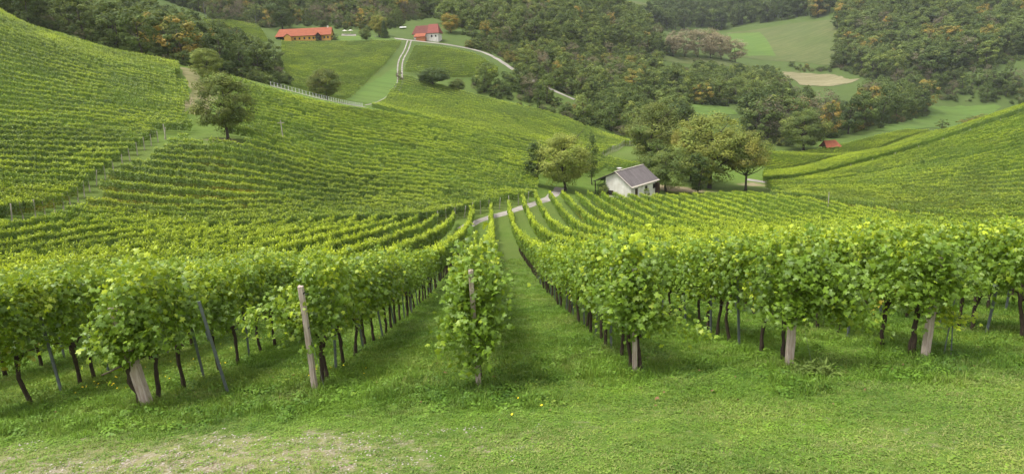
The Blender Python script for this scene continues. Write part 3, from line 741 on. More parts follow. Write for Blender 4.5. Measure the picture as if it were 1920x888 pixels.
for k in range(-19, 33):
    xs0 = row_xy(k, 10)[1]; ys = row_xy(k, 10)[2]; x_mid = xs0
    ys_start = max(ys, abs(xs0) * 1.0 - 8) if abs(k) > 9 else ys
    ye = end_y(row_xy(k, 60)[0] if k > -6 else xs0 - 1.0)
    if k < -5: ye = end_y(row_xy(k, 60)[0])
    if ye - ys_start < 4: continue
    lab = NEAR_LABEL.get(k) or ('%s vine row to the %s of the central one in the near block' % (ORD[abs(k)], 'left' if k < 0 else 'right'))
    root = empty('vine_row', (xs0, ys_start, float(ground(xs0, ys_start))))
    tag(root, lab, 'vine row', 'long vine rows of the near block')
    rl = np.array(root.location)
    y_spray = 30 if -7 <= k <= 9 else 22
    cs = ys_start + {-1: .30, 0: .22, -2: -.06, 2: -.12, 1: -.12, 3: -.08}.get(k, .0)
    if ys_start < y_spray - 2 and k > -10:
        y_dense = min(19, y_spray)
        parts_ = [spray_row(k, cs, y_dense, 76, wide=.74 if k == 0 else .98, endbulge=0 if k == 0 else .12)] if cs < y_dense - .5 else []
        parts_ += [spray_row(k, max(cs, y_dense), y_spray, 42)]
        gz = lambda dx, dy, h: (xs0 + dx, ys + dy, float(ground(xs0 + dx, ys + dy)) + h)
        if k == -1:
            parts_ += [shoot(gz(-.1, .3, 1.55), gz(-.95, -.05, 1.22), 16, .12), shoot(gz(0, .4, 1.3), gz(-.55, .1, 1.1), 9, .05), shoot(gz(.1, .3, 1.2), gz(.0, .1, .82), 6, 0, youth=.5)]
        if k == 0:
            parts_ += [shoot(gz(-.15, .1, 1.8), gz(-.26, -.05, 1.0), 18, .1, fat=.08, youth=.45), shoot(gz(-.2, -.1, 1.15), gz(-.46, -.2, .92), 9, .10, fat=.06, youth=.65), shoot(gz(.1, .1, 1.95), gz(.46, .0, 1.75), 14, .08, fat=.07, youth=.6),
                       shoot(gz(.25, .1, 1.6), gz(.36, 0, 1.15), 12, .05, fat=.08, youth=.35), shoot(gz(0, -.12, 1.15), gz(-.02, -.14, .52), 20, 0, fat=.09, youth=.35), shoot(gz(.1, -.1, 1.2), gz(.16, -.14, .75), 9, 0, fat=.07, youth=.3)]
        if k in (1, 2, 3, -2): parts_ += [shoot(gz(0, -.14, 1.95), gz(.03, -.15, 1.05), 24, 0, fat=.10, youth=.5)]
        if k == 1:
            parts_ += [shoot(gz(.2, 0, 1.0), gz(1.0, -.2, .72), 13, .10), shoot(gz(.1, -.1, 1.9), gz(.35, -.1, 1.1), 18, .05, fat=.12, youth=.7), shoot(gz(-.2, 0, 1.3), gz(-.1, -.1, .85), 14, .0, youth=.3)]
        if k == 2:
            parts_ += [shoot(gz(.1, 0, 1.75), gz(.95, -.1, 1.35), 30, .12, fat=.15, youth=.5), shoot(gz(.2, 0, 1.4), gz(1.05, -.15, 1.0), 30, .08, fat=.13, youth=.45), shoot(gz(.6, -.1, 1.15), gz(1.12, -.25, .80), 10, .0, youth=.75), shoot(gz(0, -.1, 1.3), gz(-.15, -.1, .9), 16, 0, fat=.12, youth=.3)]
        if k == 3:
            parts_ += [shoot(gz(.0, 0, 1.6), gz(-.35, -.1, 1.0), 18, .05, fat=.12, youth=.5), shoot(gz(.1, -.1, 1.0), gz(.2, -.1, .72), 9, 0, fat=.09, youth=1.0), shoot(gz(.3, 0, 1.6), gz(.7, 0, 1.1), 14, .05, youth=.5)]
        if k == -2:
            parts_ += [shoot(gz(-.1, 0, 1.5), gz(-.3, -.15, .92), 26, .05, fat=.11, youth=.6), shoot(gz(.1, 0, 1.3), gz(.12, -.1, .95), 12, 0, youth=.5), shoot(gz(-.3, 0, 1.5), gz(-.65, -.1, 1.05), 14, .08, youth=.7)]
        for q in range(int((y_spray - cs) * .55)):                # lanky shoots standing up out of the top and hanging at the sides
            yy = rng.uniform(cs, y_spray); xx = row_xy(k, yy)[0]; gh = float(ground(xx, yy)); s_ = rng.choice([-1, 1])
            if rng.random() < .6: parts_.append(shoot((xx, yy, gh + 2.0), (xx + rng.normal(0, .12), yy + rng.normal(0, .12), gh + rng.uniform(2.2, 2.5)), 4, 0, fat=.04, youth=.9))
            else: parts_.append(shoot((xx + s_ * .3, yy, gh + 1.6), (xx + s_ * rng.uniform(.4, .65), yy + rng.normal(0, .15), gh + rng.uniform(.9, 1.4)), 5, .05, fat=.06, youth=.6))
        pos, nrm, yo, li, au = [np.concatenate([p_[i] for p_ in parts_]) for i in range(5)]
        n = len(pos)
        tag(scatter('foliage', G_SPRAY, pos - rl, aim_euler(nrm, rng.uniform(0, 6.28, n)), rng.uniform(.78, 1.2, n), np.stack([li, yo, au], 1), root), kind='stuff')
    else: y_spray = ys_start
    for ng_, a_, b_, st in ((G_MID, y_spray, min(62, ye), .72), (G_FAR, max(62, y_spray), ye, 1.0)):
        if b_ - a_ < 2: continue
        yy = np.arange(a_, b_, st); xx = np.array([row_xy(k, q)[0] for q in yy]); n = len(yy)
        sl = (ground(xx, yy + 1) - ground(xx, yy - 1)) / 2; fl = rng.random(n) < .5
        rot = np.stack([rng.normal(0, .06, n), -np.arctan(sl) * np.where(fl, -1, 1), np.full(n, math.pi / 2 + .026) + np.where(fl, math.pi, 0)], 1)
        sc3 = np.stack([np.full(n, 1.0), rng.uniform(.52, .80, n), rng.uniform(.88, 1.0, n)], 1)
        tint = tint_field(.52, .58, 0, 20)(np.stack([xx, yy], 1))
        kp = rng.random(n) > .02
        tag(scatter('foliage', ng_, (np.stack([xx, yy, ground(xx, yy)], 1) - rl)[kp], rot[kp], sc3[kp], tint[kp], root), kind='stuff')
    # stems and stakes
    if -9 <= k <= 12:
        r = random.Random(900 + k)
        y_single = {-3: 20, -2: 24, -1: 36, 0: 26, 1: 36, 2: 24, 3: 20, 4: 18}.get(k, 16)
        yv = ys_start + .35; rest = MB(); i = 0
        while yv < min(ye, 62 if -2 <= k <= 3 else 30):
            xv = row_xy(k, yv)[0] + r.uniform(-.05, .05); zv = float(ground(xv, yv))
            stake = (i % 3 == 2)
            if yv < y_single:
                o = obj('metal_stake' if stake else 'vine_trunk', STK if stake else r.choice(TR), root, Vector((xv, yv, zv)) - root.location)
                o.rotation_euler = (r.uniform(-.08, .08), r.uniform(-.09, .09), r.uniform(-.4, .4) if stake else r.uniform(0, 6.28)); o.scale = (1, 1, r.uniform(.9, 1.08))
            else:
                b = Vector((xv, yv, zv)) - root.location
                rest.tube([b - Vector((0, 0, .1)), b + Vector((r.uniform(-.05, .05), r.uniform(-.05, .05), .5)), b + Vector((r.uniform(-.06, .06), r.uniform(-.06, .06), .95))], [.042, .034, .036], 5)
            yv += r.uniform(.35, .65) if stake or r.random() < .3 else r.uniform(.75, 1.0); i += 1
        if rest.v: tag(rest.build('trunks', M['bark'], root), kind='stuff')
        if -2 <= k <= 3:
            for hw in (.80, 1.2, 1.75):
                mb = MB(); yy = np.linspace(ys, min(ye, 55), 24)
                mb.tube([(row_xy(k, q)[0] - rl[0], q - rl[1], float(ground(row_xy(k, q)[0], q)) + hw - .02 * math.sin(q) - rl[2]) for q in yy], [.0035] * 24, 4, cap=False)
                mb.build('wire', M['wire'], root)
    if k in START:
        w, h, lx, ly, th = {-2: (.15, 1.75, -.10, -.02, .12), -1: (.078, 1.93, 0, 0, .10), 0: (.080, 2.0, 0, .02, .08), 1: (.075, 1.9, .0, 0, .07), 2: (.115, 1.85, .02, .02, .10), 3: (.10, 1.8, .04, .02, .10)}[k]
        p, base = end_post(k, root, w, h, lx, ly, th)
        if k == -1: band(p, base, 1.80, .078, 0, 0); band(p, base, 1.18, .078, 0, 0)
        if k == -2:
            p['label'] = 'thick pale post, dark with bark on its left side'
            o = obj('vine_trunk', TR[2], root, base + Vector((-.12, .03, 0))); o.scale = (1.7, 1.7, .85); o.rotation_euler = (0, -.12, 0)
            mb = MB(); b = Vector((-5.13, 9.98 + .3, 0)); b.z = float(ground(b.x, b.y)); b -= root.location
            o = obj('metal_stake', STK, root, b); o.rotation_euler = (.05, -.10, .2); o['label'] = 'slanting steel stake beside the row'
        if k == 1: o = obj('vine_trunk', TR[1], root, base + Vector((.10, .02, 0))); o.scale = (1, 1, .75)
        if k == 2: o = obj('vine_trunk', TR[4], root, base + Vector((.07, .05, 0))); o.scale = (1.1, 1.1, 1)
        if k == 3:
            for dx, ln in ((.30, .10), (.45, -.10)):
                mb = MB(); b = base + Vector((dx, -.02, 0)); mb.tube([b - Vector((0, 0, .1)), b + Vector((ln, 0, 1.3))], [.010, .008], 6); mb.build('thin_stake', M['stake'], root)
            o = obj('vine_trunk', TR[5], root, base + Vector((-.04, .25, 0)))
        mb = MB(); b = base + Vector((.28, -.30, 0)) if k in (-1, 2) else None
        if b is not None:
            mb.tube([b + Vector((0, 0, -.05)), b + Vector((-.02, .02, .16))], [.008, .008], 6); a_ = mb.build('ground_anchor', M['bark'], root)
            mb = MB(); mb.tube([b + Vector((-.02, .02, .16)), base + Vector((0, 0, 1.5))], [.002, .002], 4); mb.build('wire', M['wire'], root)

# ------------------------------------------------------------------ trees
def blob_crown(name, seed, H, rx, z0, z1, nclump, nleaf, size, mat, kind='round', clr=.13, core=.35):
    """leaf sized faces in clumps spread through the crown's volume; base at the origin"""
    r = np.random.default_rng(seed); cz = (z0 + z1) / 2; hz = (z1 - z0) / 2
    ph = r.uniform(0, 6.28, 3)
    d = r.normal(0, 1, (nclump, 3)); d /= np.linalg.norm(d, axis=1, keepdims=True)
    rad = r.uniform(core, 1, nclump) ** .5
    az = np.arctan2(d[:, 1], d[:, 0])
    lump = 1 + .16 * np.sin(2 * az + ph[0]) + .12 * np.sin(3 * az + ph[1] + 3 * d[:, 2])
    c = d * rad[:, None] * np.stack([rx * lump, rx * lump, np.full(nclump, hz)], 1); c[:, 2] += cz
    if kind == 'cone':
        t = r.uniform(0, 1, nclump) ** .7; t = 1 - t
        zz = z0 + (z1 - z0) * t; a_ = r.uniform(0, 6.28, nclump); rr = rx * (1 - t) * r.uniform(.5, 1.05, nclump); c = np.stack([rr * np.cos(a_), rr * np.sin(a_), zz - .12 * rr], 1)
    if kind == 'poplar': c[:, :2] *= (.55 + .45 * np.sin(np.clip((c[:, 2:3] - z0) / (z1 - z0), 0, 1) * 3.14))
    if kind == 'dome': c[:, 2] = np.where(c[:, 2] < cz, cz - (cz - c[:, 2]) * .55, c[:, 2])
    n = nclump * nleaf; ci = np.repeat(np.arange(nclump), nleaf)
    q = r.normal(0, 1, (n, 3)); q /= np.linalg.norm(q, axis=1, keepdims=True)
    cr = clr * H * r.uniform(.6, 1.25, nclump)
    pos = c[ci] + q * (cr[ci] * r.uniform(.35, 1.0, n) ** .6)[:, None] * (1, 1, .72)
    out_ = pos - np.array([0, 0, cz - hz * .3]); out_ /= np.linalg.norm(out_, axis=1, keepdims=True) + 1e-6
    nrm = q * .7 + out_ * .6 + r.normal(0, .35, (n, 3)) + (0, 0, .35)
    lc = r.uniform(0, .6, nclump)[ci] + r.normal(0, .14, n) + .12; yc = np.clip(r.normal(.1, .16, nclump), 0, 1)[ci] + r.uniform(0, .2, n); ac = r.uniform(0, 1, nclump)[ci]
    return leaves_mesh(name, KITE, KITE_F, pos, nrm, r.uniform(.7, 1.3, n) * size, np.stack([np.clip(lc, 0, 1), np.clip(yc, 0, 1), ac], 1), mat, r)
def trunk_mb(seed, H, r0, zf, rx, limbs=6):
    r = random.Random(seed); mb = MB(); P_ = []; x = y = 0
    for q in range(7):
        t = q / 6; P_.append((x, y, -.4 + (zf + .4) * t)); x += r.uniform(-.02, .02) * H; y += r.uniform(-.02, .02) * H
    mb.tube(P_, [r0 * (1.35 if q == 0 else 1) * (1 - .75 * q / 6) for q in range(7)], 8, jitter=.12, rnd=r)
    for q in range(limbs):
        i = r.choice((2, 3, 3, 4, 5)); p = Vector(P_[i]); a_ = r.uniform(0, 6.28); L_ = rx * r.uniform(.6, 1.0)
        e = p + Vector((math.cos(a_) * L_, math.sin(a_) * L_, L_ * r.uniform(.5, 1.1)))
        m = (p + e) / 2 + Vector((0, 0, -.06 * L_)); mb.tube([p, m, e], [r0 * .45, r0 * .28, r0 * .08], 6, jitter=.1, rnd=r)
    return mb
BARE = dict(dark=(.075, .066, .040), mid=(.28, .25, .155), young=(.33, .29, .17), autumn=(.42, .26, .13))
M['bare'] = leafy('sparse_autumn_twigs', source='obj', transl=.15, spec=.1, rough=.8, **BARE)
M['bare_i'] = leafy('sparse_autumn_twigs_wood', source='inst', transl=.15, spec=.1, rough=.8, **BARE)
# kinds at 10 m height: (rx, z0, z1, clumps, leaves, leaf size, trunk r, kind)
KINDS = {'round': (3.5, 1.0, 9.7, 46, 42, .42, .20, 'round'), 'tall': (2.4, .8, 9.8, 46, 42, .36, .18, 'round'), 'dome': (3.6, 1.6, 9.4, 46, 42, .38, .2, 'dome'),
         'cone': (2.0, .8, 10.0, 60, 30, .30, .14, 'cone'), 'poplar': (1.25, .9, 9.9, 40, 34, .26, .12, 'poplar'), 'bare': (3.0, 1.0, 9.6, 46, 30, .24, .14, 'round')}
TREEM = {}
for kd, (rx, z0, z1, nc, nl, lz, r0, kk) in KINDS.items():
    for i in range({'round': 6, 'tall': 4, 'dome': 3}.get(kd, 2)):
        mt = M['bare'] if kd == 'bare' else M['crown']
        cm = blob_crown('crown', 500 + 31 * i + len(kd), 10, rx, z0, z1, nc, nl, lz, mt, kk, clr=.085 if kk in ('poplar', 'cone') else .105, core=.62)
        tm = trunk_mb(600 + i, 10, r0, 7.0, rx).me('trunk', M['trunk'], True)
        TREEM.setdefault(kd, []).append((cm, tm))
def put_tree(kd, x, y, H, color, label, group=None, name=None, wide=1.0, hero=None, rz=None, sink=0.0, var=None, catg=None):
    z = float(ground(x, y)) - sink
    cm, tm = TREEM[kd][(var if var is not None else random.randrange(99)) % len(TREEM[kd])]
    if hero:
        (rx, z0, z1, nc, nl, lz, r0, kk) = KINDS[kd]; nc, nl, lz = hero
        cm = blob_crown('crown', 1000 + int(x * 7) % 977, 10, rx, z0, z1, nc, nl, lz, M['bare'] if kd == 'bare' else M['crown'], kk, clr=.085 if kk == 'poplar' else .10, core=.35)
        tm = trunk_mb(int(abs(x) * 3), 10, r0, 7.6, rx, 11).me('trunk', M['trunk'], True)
    root = empty(name or ('conifer' if kd == 'cone' else 'broadleaf_tree'), (x, y, z), random.uniform(0, 6.28) if rz is None else rz)
    f = H / 10.0; root.scale = (f * wide, f * wide, f)
    c = obj('crown', cm, root); c.color = (*color, 1); obj('trunk', tm, root)
    tag(root, label, catg or 'tree', group)
    return root
def on_px(u, v, Z=None):
    p = sight(u, v)[0] if Z is None else cam2world(u, v, Z); return p[0], p[1], float(np.dot(p, fw))
HERO_T = (120, 130, .19)
def hero(kd, u, v, vtop, wpx, color, label, Z=None, name=None, group=None, h_=HERO_T, rz=None):
    x, y, Zd = on_px(u, v, Z); H = (v - vtop) * Zd / F * 1.03
    rx = KINDS[kd][0]; wide = (wpx * Zd / F) / (2 * (rx + .15) * H / 10)
    return put_tree(kd, x, y, H, color, label, group, name, wide, h_, rz, catg='shrub' if name == 'shrub' else None)
hero('round', 428, 262, 140, 104, (.66, .50, .10), 'round brownish walnut tree standing alone in the vines on the left slope', name='walnut_tree')
hero('round', 391, 152, 90, 62, (.85, .72, .05), 'small open green tree with a bare stem at the top of the left slope')
hero('round', 1060, 357, 246, 100, (.95, .90, .08), 'yellowish walnut tree on the grass left of the white cottage', name='walnut_tree')
hero('poplar', 1004, 348, 262, 34, (.36, .22, .0), 'slim grey green young tree left of the yellowish walnut tree', h_=(60, 60, .22))
hero('poplar', 1110, 332, 232, 24, (.38, .24, .0), 'thin tall grey green tree rising behind the yellowish walnut tree', h_=(60, 50, .2), Z=141)
hero('round', 1250, 351, 262, 88, (.66, .50, .03), 'low green tree close to the right end of the cottage roof', Z=142)
hero('round', 1225, 322, 208, 112, (.60, .46, .10), 'broad olive tree behind the cottage and the low green tree', Z=172)
hero('round', 1330, 349, 210, 128, (.85, .82, .12), 'largest yellow olive tree of the clump right of the cottage', Z=150)
hero('round', 1296, 344, 226, 84, (.80, .70, .3), 'golden topped tree left of the largest olive one', Z=158)
hero('dome', 1398, 350, 232, 90, (.70, .62, .26), 'brownish round tree with a dark trunk at the right end of the clump', Z=148)
hero('poplar', 1308, 358, 278, 38, (.38, .26, .0), 'slim grey green young tree in front of the clump right of the cottage', Z=140, h_=(60, 60, .22))
hero('round', 1506, 285, 208, 84, (.65, .56, .03), 'big fresh green tree overhanging the red roofed hut', Z=266)
hero('dome', 813, 153, 111, 72, (.16, .25, .0), 'dark rounded tree on the vineyard edge below the farm road', Z=250)
hero('round', 856, 152, 126, 30, (.34, .36, .1), 'small green bush right of the dark rounded tree', name='shrub', Z=252)
hero('round', 592, 138, 102, 34, (.38, .40, .02), 'smaller dark green tree above the white fence in front of the far vineyard', Z=205)
hero('round', 612, 180, 121, 66, (.44, .44, .12), 'mid green spreading tree just behind the white fence posts', Z=192)
hero('bare', 751, 158, 128, 16, (.4, .4, .1), 'tiny leafless purple brown bush beside the wheel ruts', name='shrub', Z=246, h_=(30, 40, .3))
hero('round', 845, 62, 27, 34, (.7, .5, .85), 'orange brown tree right of the white farmhouse')
hero('round', 712, 70, 28, 34, (.7, .8, .3), 'yellow green tree left of the white farmhouse')
hero('cone', 722, 72, 40, 14, (.25, .2, 0), 'small dark conifer beside the yellow green tree')
hero('round', 686, 78, 54, 22, (.3, .3, .1), 'grey green small tree on the lawn between the farmhouses')
hero('round', 697, 81, 72, 9, (.3, .3, 0), 'little clipped bush on the lawn', name='shrub', h_=(20, 40, .5))
hero('round', 596, 78, 68, 13, (.2, .3, 0), 'round bush at the front wall of the long farmhouse', name='shrub', h_=(20, 40, .5))
hero('round', 629, 75, 62, 15, (.25, .3, 0), 'dark bush at the right end of the long farmhouse', name='shrub', h_=(20, 40, .5))
hero('round', 530, 56, -8, 50, (.28, .28, .0), 'big dark tree behind the left end of the long farmhouse')
hero('round', 1766, 246, 226, 24, (.5, .4, .1), 'single small bush between the meadow and the right slope', name='shrub', Z=300, h_=(30, 50, .4))
for i, (u, v, vt, w, c_) in enumerate([(1838, 226, 196, 44, (.3, .25, .2)), (1870, 218, 184, 40, (.65, .6, .5)), (1900, 212, 190, 44, (.35, .3, .3)), (1818, 236, 212, 40, (.3, .25, .3)), (1940, 205, 176, 50, (.5, .4, .3))]):
    hero('round', u, v, vt, w, c_, ['grey brown bush low on the skyline of the right slope', 'yellow green bush on the skyline of the right slope', 'dull bush near the right end of the skyline hedge', 'lowest brown bush of the hedge beside the meadow', 'olive bush at the far right end of the hedge'][i], Z=290, name='shrub', group='bushes along the skyline of the right slope', h_=(40, 50, .36))
_bl = ['leftmost feathery beige tree beside the dark conifers', 'second feathery beige tree from the left in the pale clump', 'third feathery beige tree from the left in the pale clump', 'middle feathery beige tree of the pale clump',
       'pale pinkish feathery tree in front of the clump', 'pale pinkish feathery tree beside the green field', 'orange tinged tree topping the pale clump']
for i, (u, v, vt, w, c_) in enumerate([(1262, 112, 66, 30, (1.0, .7, .1)), (1284, 113, 62, 32, (.95, .75, .05)), (1308, 112, 60, 32, (1.05, .8, .05)), (1332, 113, 58, 34, (1.1, .85, .1)), (1352, 118, 72, 36, (1.2, .9, .1)), (1378, 120, 78, 34, (1.2, .9, .15)), (1338, 100, 54, 28, (1.0, .8, .6))]):
    hero('bare', u, v, vt, w * 1.15, c_, _bl[i], Z=500 + 7 * i, group='feathery pale trees left of the hillside pasture', h_=(80, 60, .24))

# woods: sites on a jittered grid inside regions; the largest few hundred are trees of their own, the rest one distant mass
SITES, UNDER = [], []
def wood(poly, Zr, spacing, Hr, kinds, colf, label, group, depth_bias=None):
    cs = [cam2world(u, v, Z) for (u, v) in poly for Z in Zr]; cs = np.array(cs)
    x0, x1, y0, y1 = cs[:, 0].min(), cs[:, 0].max(), cs[:, 1].min(), cs[:, 1].max()
    gx, gy = np.meshgrid(np.arange(x0, x1, spacing), np.arange(y0, y1, spacing)); gx = gx.ravel(); gy = gy.ravel()
    gx = gx + rng.uniform(-.42, .42, len(gx)) * spacing; gy = gy + rng.uniform(-.42, .42, len(gy)) * spacing
    gz = ground(gx, gy); U, V_, Z_ = to_px(np.stack([gx, gy, gz], 1))
    ok = in_poly(U, V_, poly) & (Z_ > Zr[0]) & (Z_ < Zr[1])
    m = int((x1 - x0) * (y1 - y0) / 11.0); ux = rng.uniform(x0, x1, m); uy = rng.uniform(y0, y1, m); U2, V2, Z2 = to_px(np.stack([ux, uy, ground(ux, uy)], 1))
    o2 = in_poly(U2, V2 - 3, poly) & (Z2 > Zr[0]) & (Z2 < min(Zr[1], 620)); UNDER.append(np.stack([ux[o2], uy[o2]], 1))
    for x, y, Z in zip(gx[ok], gy[ok], Z_[ok]):
        H = rng.uniform(*Hr); SITES.append((H * rng.uniform(.95, 1.05) * F / Z, x, y, H, str(rng.choice([k_ for k_, w_ in kinds], p=[w_ for k_, w_ in kinds])), colf(), label, group))
def pal(l=(.2, .6), y=(.2, .5), a=.08, aut=(.4, .9), a0=.0):
    return lambda: (rng.uniform(*l), rng.uniform(*y), (rng.uniform(*aut) if rng.random() < a else a0 + rng.uniform(0, .04)))
mixed = [('round', .6), ('tall', .25), ('dome', .1), ('bare', .05)]
wood([(-200, -140), (60, -60), (220, 10), (340, 66), (420, 92), (510, 128), (545, 158), (500, 158), (400, 130), (300, 120), (150, 80), (-200, -20)], (160, 290), 8.6, (9, 13), [('round', .7), ('tall', .2), ('dome', .1)], pal((.12, .6), (.2, .5), .03), 'tree in the wood behind the left ridge', 'trees of the wood behind the left ridge')
wood([(390, 40), (520, 52), (560, 46), (700, 56), (760, 48), (760, 20), (400, 18)], (340, 440), 7.8, (7, 11), [('round', .6), ('bare', .4)], pal((.35, .7), (.3, .6), .15), 'tree on the wood edge behind the farmhouses', 'trees on the wood edge behind the farmhouses')
wood([(250, 10), (400, 30), (560, 34), (720, 40), (860, 30), (860, -90), (250, -90)], (380, 620), 8.6, (11, 16), [('round', .4), ('bare', .35), ('tall', .15), ('cone', .1)], pal((.15, .55), (.2, .5), .08), 'tree in the high wood above the farmhouses', 'trees above the farmhouses')
wood([(835, 50), (900, 76), (1000, 84), (1110, 92), (1200, 100), (1240, 80), (1190, 30), (1100, -40), (1000, -120), (840, -120)], (375, 640), 8.4, (11, 16), [('round', .55), ('tall', .35), ('cone', .05), ('bare', .05)], pal((.25, .85), (.25, .6), .05), 'tree on the wooded hill right of the white farmhouse', 'trees on the wooded hill')
wood([(850, 62), (900, 72), (980, 96), (1060, 130), (1180, 150), (1240, 120), (1240, 90), (1100, 86), (900, 60)], (310, 470), 8.0, (6, 11), [('round', .6), ('tall', .2), ('bare', .2)], pal((.3, .8), (.3, .7), .1), 'tree on the scrubby hillside above the farm road', 'scrubby trees above the farm road')
wood([(885, 168), (960, 190), (1060, 225), (1130, 246), (1200, 262), (1280, 268), (1300, 232), (1380, 224), (1400, 215), (1470, 190), (1500, 168), (1400, 140), (1250, 124), (1160, 150), (1090, 190), (1050, 178), (960, 138), (880, 150)], (200, 470), 9.2, (10, 15), [('round', .62), ('tall', .24), ('dome', .1), ('bare', .04)], pal((.2, .85), (.22, .65), .015), 'tree in the wood between knoll and valley', 'trees of the wood in the middle of the valley')
wood([(965, 138), (1060, 178), (1100, 190), (1170, 150), (1060, 130), (980, 104)], (270, 380), 8.0, (8, 12), [('round', .7), ('tall', .2), ('bare', .1)], pal((.3, .75), (.3, .65), .08), 'tree just above the bend of the farm road', 'trees above the bend of the farm road')
wood([(1390, 232), (1500, 190), (1600, 190), (1735, 192), (1742, 214), (1650, 238), (1560, 258), (1480, 272), (1395, 268)], (262, 430), 10.5, (16, 21), [('round', .5), ('tall', .3), ('dome', .1), ('bare', .1)], pal((.12, .65), (.15, .5), .04), 'tall tree in the belt behind the hut', 'tall trees of the belt behind the hut')
wood([(1560, 124), (1640, 150), (1690, 150), (1800, 142), (1850, 128), (1940, 104), (2000, -160), (1620, -160), (1560, -20), (1570, 60)], (430, 760), 10.5, (17, 23), [('round', .45), ('tall', .5), ('bare', .05)], pal((.2, .8), (.2, .6), .09, (.3, .9)), 'tree in the big forest on the right hill', 'trees of the forest on the right hill')
wood([(1215, 60), (1330, 58), (1370, 56), (1450, 40), (1540, 34), (1570, 30), (1640, -40), (1640, -120), (1215, -120), (1225, 20)], (700, 1150), 12.5, (20, 27), [('round', .4), ('tall', .45), ('cone', .15)], pal((.0, .4), (.1, .35), .04), 'dark tree in the far forest at the top of the valley', 'trees of the far forest')
wood([(1180, 60), (1225, 66), (1260, 100), (1240, 108), (1190, 96)], (430, 700), 8.5, (9, 14), mixed, pal((.2, .6), (.2, .5), .1), 'tree in the gap where the valley narrows', 'trees where the valley narrows')
wood([(1480, 120), (1560, 128), (1566, 134), (1500, 132)], (420, 620), 8, (8, 11), mixed, pal((.3, .6), (.3, .5), .1), 'small tree in the line along the foot of the pasture', 'small trees along the foot of the pasture')
wood([(1700, 170), (1760, 186), (1940, 194), (1960, 150), (1900, 140), (1720, 152), (1640, 156)], (400, 560), 8.5, (9, 14), [('round', .5), ('bare', .25), ('cone', .1), ('tall', .15)], pal((.2, .55), (.2, .5), .1), 'low tree in the thicket behind the valley meadow', 'trees of the thicket behind the meadow')
wood([(1230, 112), (1330, 116), (1330, 106), (1230, 100)], (470, 500), 5.0, (9, 12), [('cone', 1.0)], pal((.0, .15), (.1, .2), 0), 'tree in the short plantation below the pale trees', 'dark conifers below the pale trees')
SITES = [s_ for s_ in SITES if not in_poly(*[np.array([q]) for q in to_px(np.array([[s_[1], s_[2], float(ground(s_[1], s_[2]))]]))[:2]], [(1290, 196), (1385, 200), (1390, 222), (1300, 222)])[0]]
def _road_clear(x, y):
    return min(np.min(np.hypot(L_[:, 0] - x, L_[:, 1] - y)) for L_ in ROADS)
ROADS = [resample(world_line([(800, 79), (860, 87), (905, 97), (935, 112), (962, 131), (1000, 152), (1045, 173), (1078, 187)]), 2.0)]
SITES = [s_ for s_ in SITES if _road_clear(s_[1], s_[2]) > 4.5]
# no tree stands where it would close the view down to the roads and clearings, which lie open on the valley side
_open = [(u, v) for L_ in ([(805, 80), (860, 87), (905, 97), (935, 112), (962, 131)], [(1042, 173), (1076, 187)], [(1488, 158), (1545, 160), (1600, 158)], [(1490, 148), (1545, 150)], [(1305, 208), (1345, 212), (1380, 210)], [(1700, 232), (1760, 228), (1820, 222)], [(1380, 96), (1450, 104), (1550, 112)], [(1250, 108), (1290, 109)]) for u, v in resample(np.array(L_, float), 6.0)]
_ow = sight([q[0] for q in _open], [q[1] for q in _open]); _oz = _ow @ fw
def blocks_view(x, y, H, R_):
    zg = float(ground(x, y)); (u0, v0, Z0), (u1, v1, _) = [tuple(q[0] for q in to_px(np.array([[x, y, zg + h]]))) for h in (0, H)]
    return any(abs(u - u0) < R_ / Z0 * F and v1 - 1 < v < v0 + 2 and Zo > Z0 - 2 for (u, v), Zo in zip(_open, _oz))
SITES = [s_ for s_ in SITES if not blocks_view(s_[1], s_[2], s_[3], s_[3] * .30)]
def in_view(s_):
    px, x, y, H = s_[:4]; zg = float(ground(x, y)); a_, b_, Z = to_px(np.array([[x, y, zg + H]])); hid = False
    t = np.linspace(.05, .97, 60); top = np.array([x, y, zg + H * .8]); q = top[None] * t[:, None]
    if (q[:, 2] < ground(q[:, 0], q[:, 1]) + 1.2)[q[:, 1] > 6].any(): hid = True
    return (-60 < a_[0] < 1980) and (b_[0] < 900) and (b_[0] + px > -6) and not hid
vis = sorted([s_ for s_ in SITES if in_view(s_)], key=lambda q: -q[0]); near_s = vis[:285]; ids = set(id(q) for q in near_s)
rest = [s_ for s_ in SITES if id(s_) not in ids]
print('sites', len(SITES), 'visible', len(vis), 'rest', len(rest))
_col = lambda c, kd: ('brownish' if kd == 'bare' else 'conifer-dark' if kd == 'cone' else 'rust-tinged' if c[2] > .35 else 'yellow-green' if c[1] > .5 else 'dark green' if c[0] < .33 else 'mid green')
_cnt = {}
near_s.sort(key=lambda q: float(to_px(np.array([[q[1], q[2], 0.0]]))[0][0]))
for (px, x, y, H, kd, col, label, group) in near_s:
    _cnt[group] = _cnt.get(group, 0) + 1
    label = '%s %s, %s from the left' % (_col(col, kd), label, ordinal(_cnt[group]))
    put_tree(kd, x, y, H, col, label, group, wide=random.uniform(.78, 1.28), var=random.randrange(9))
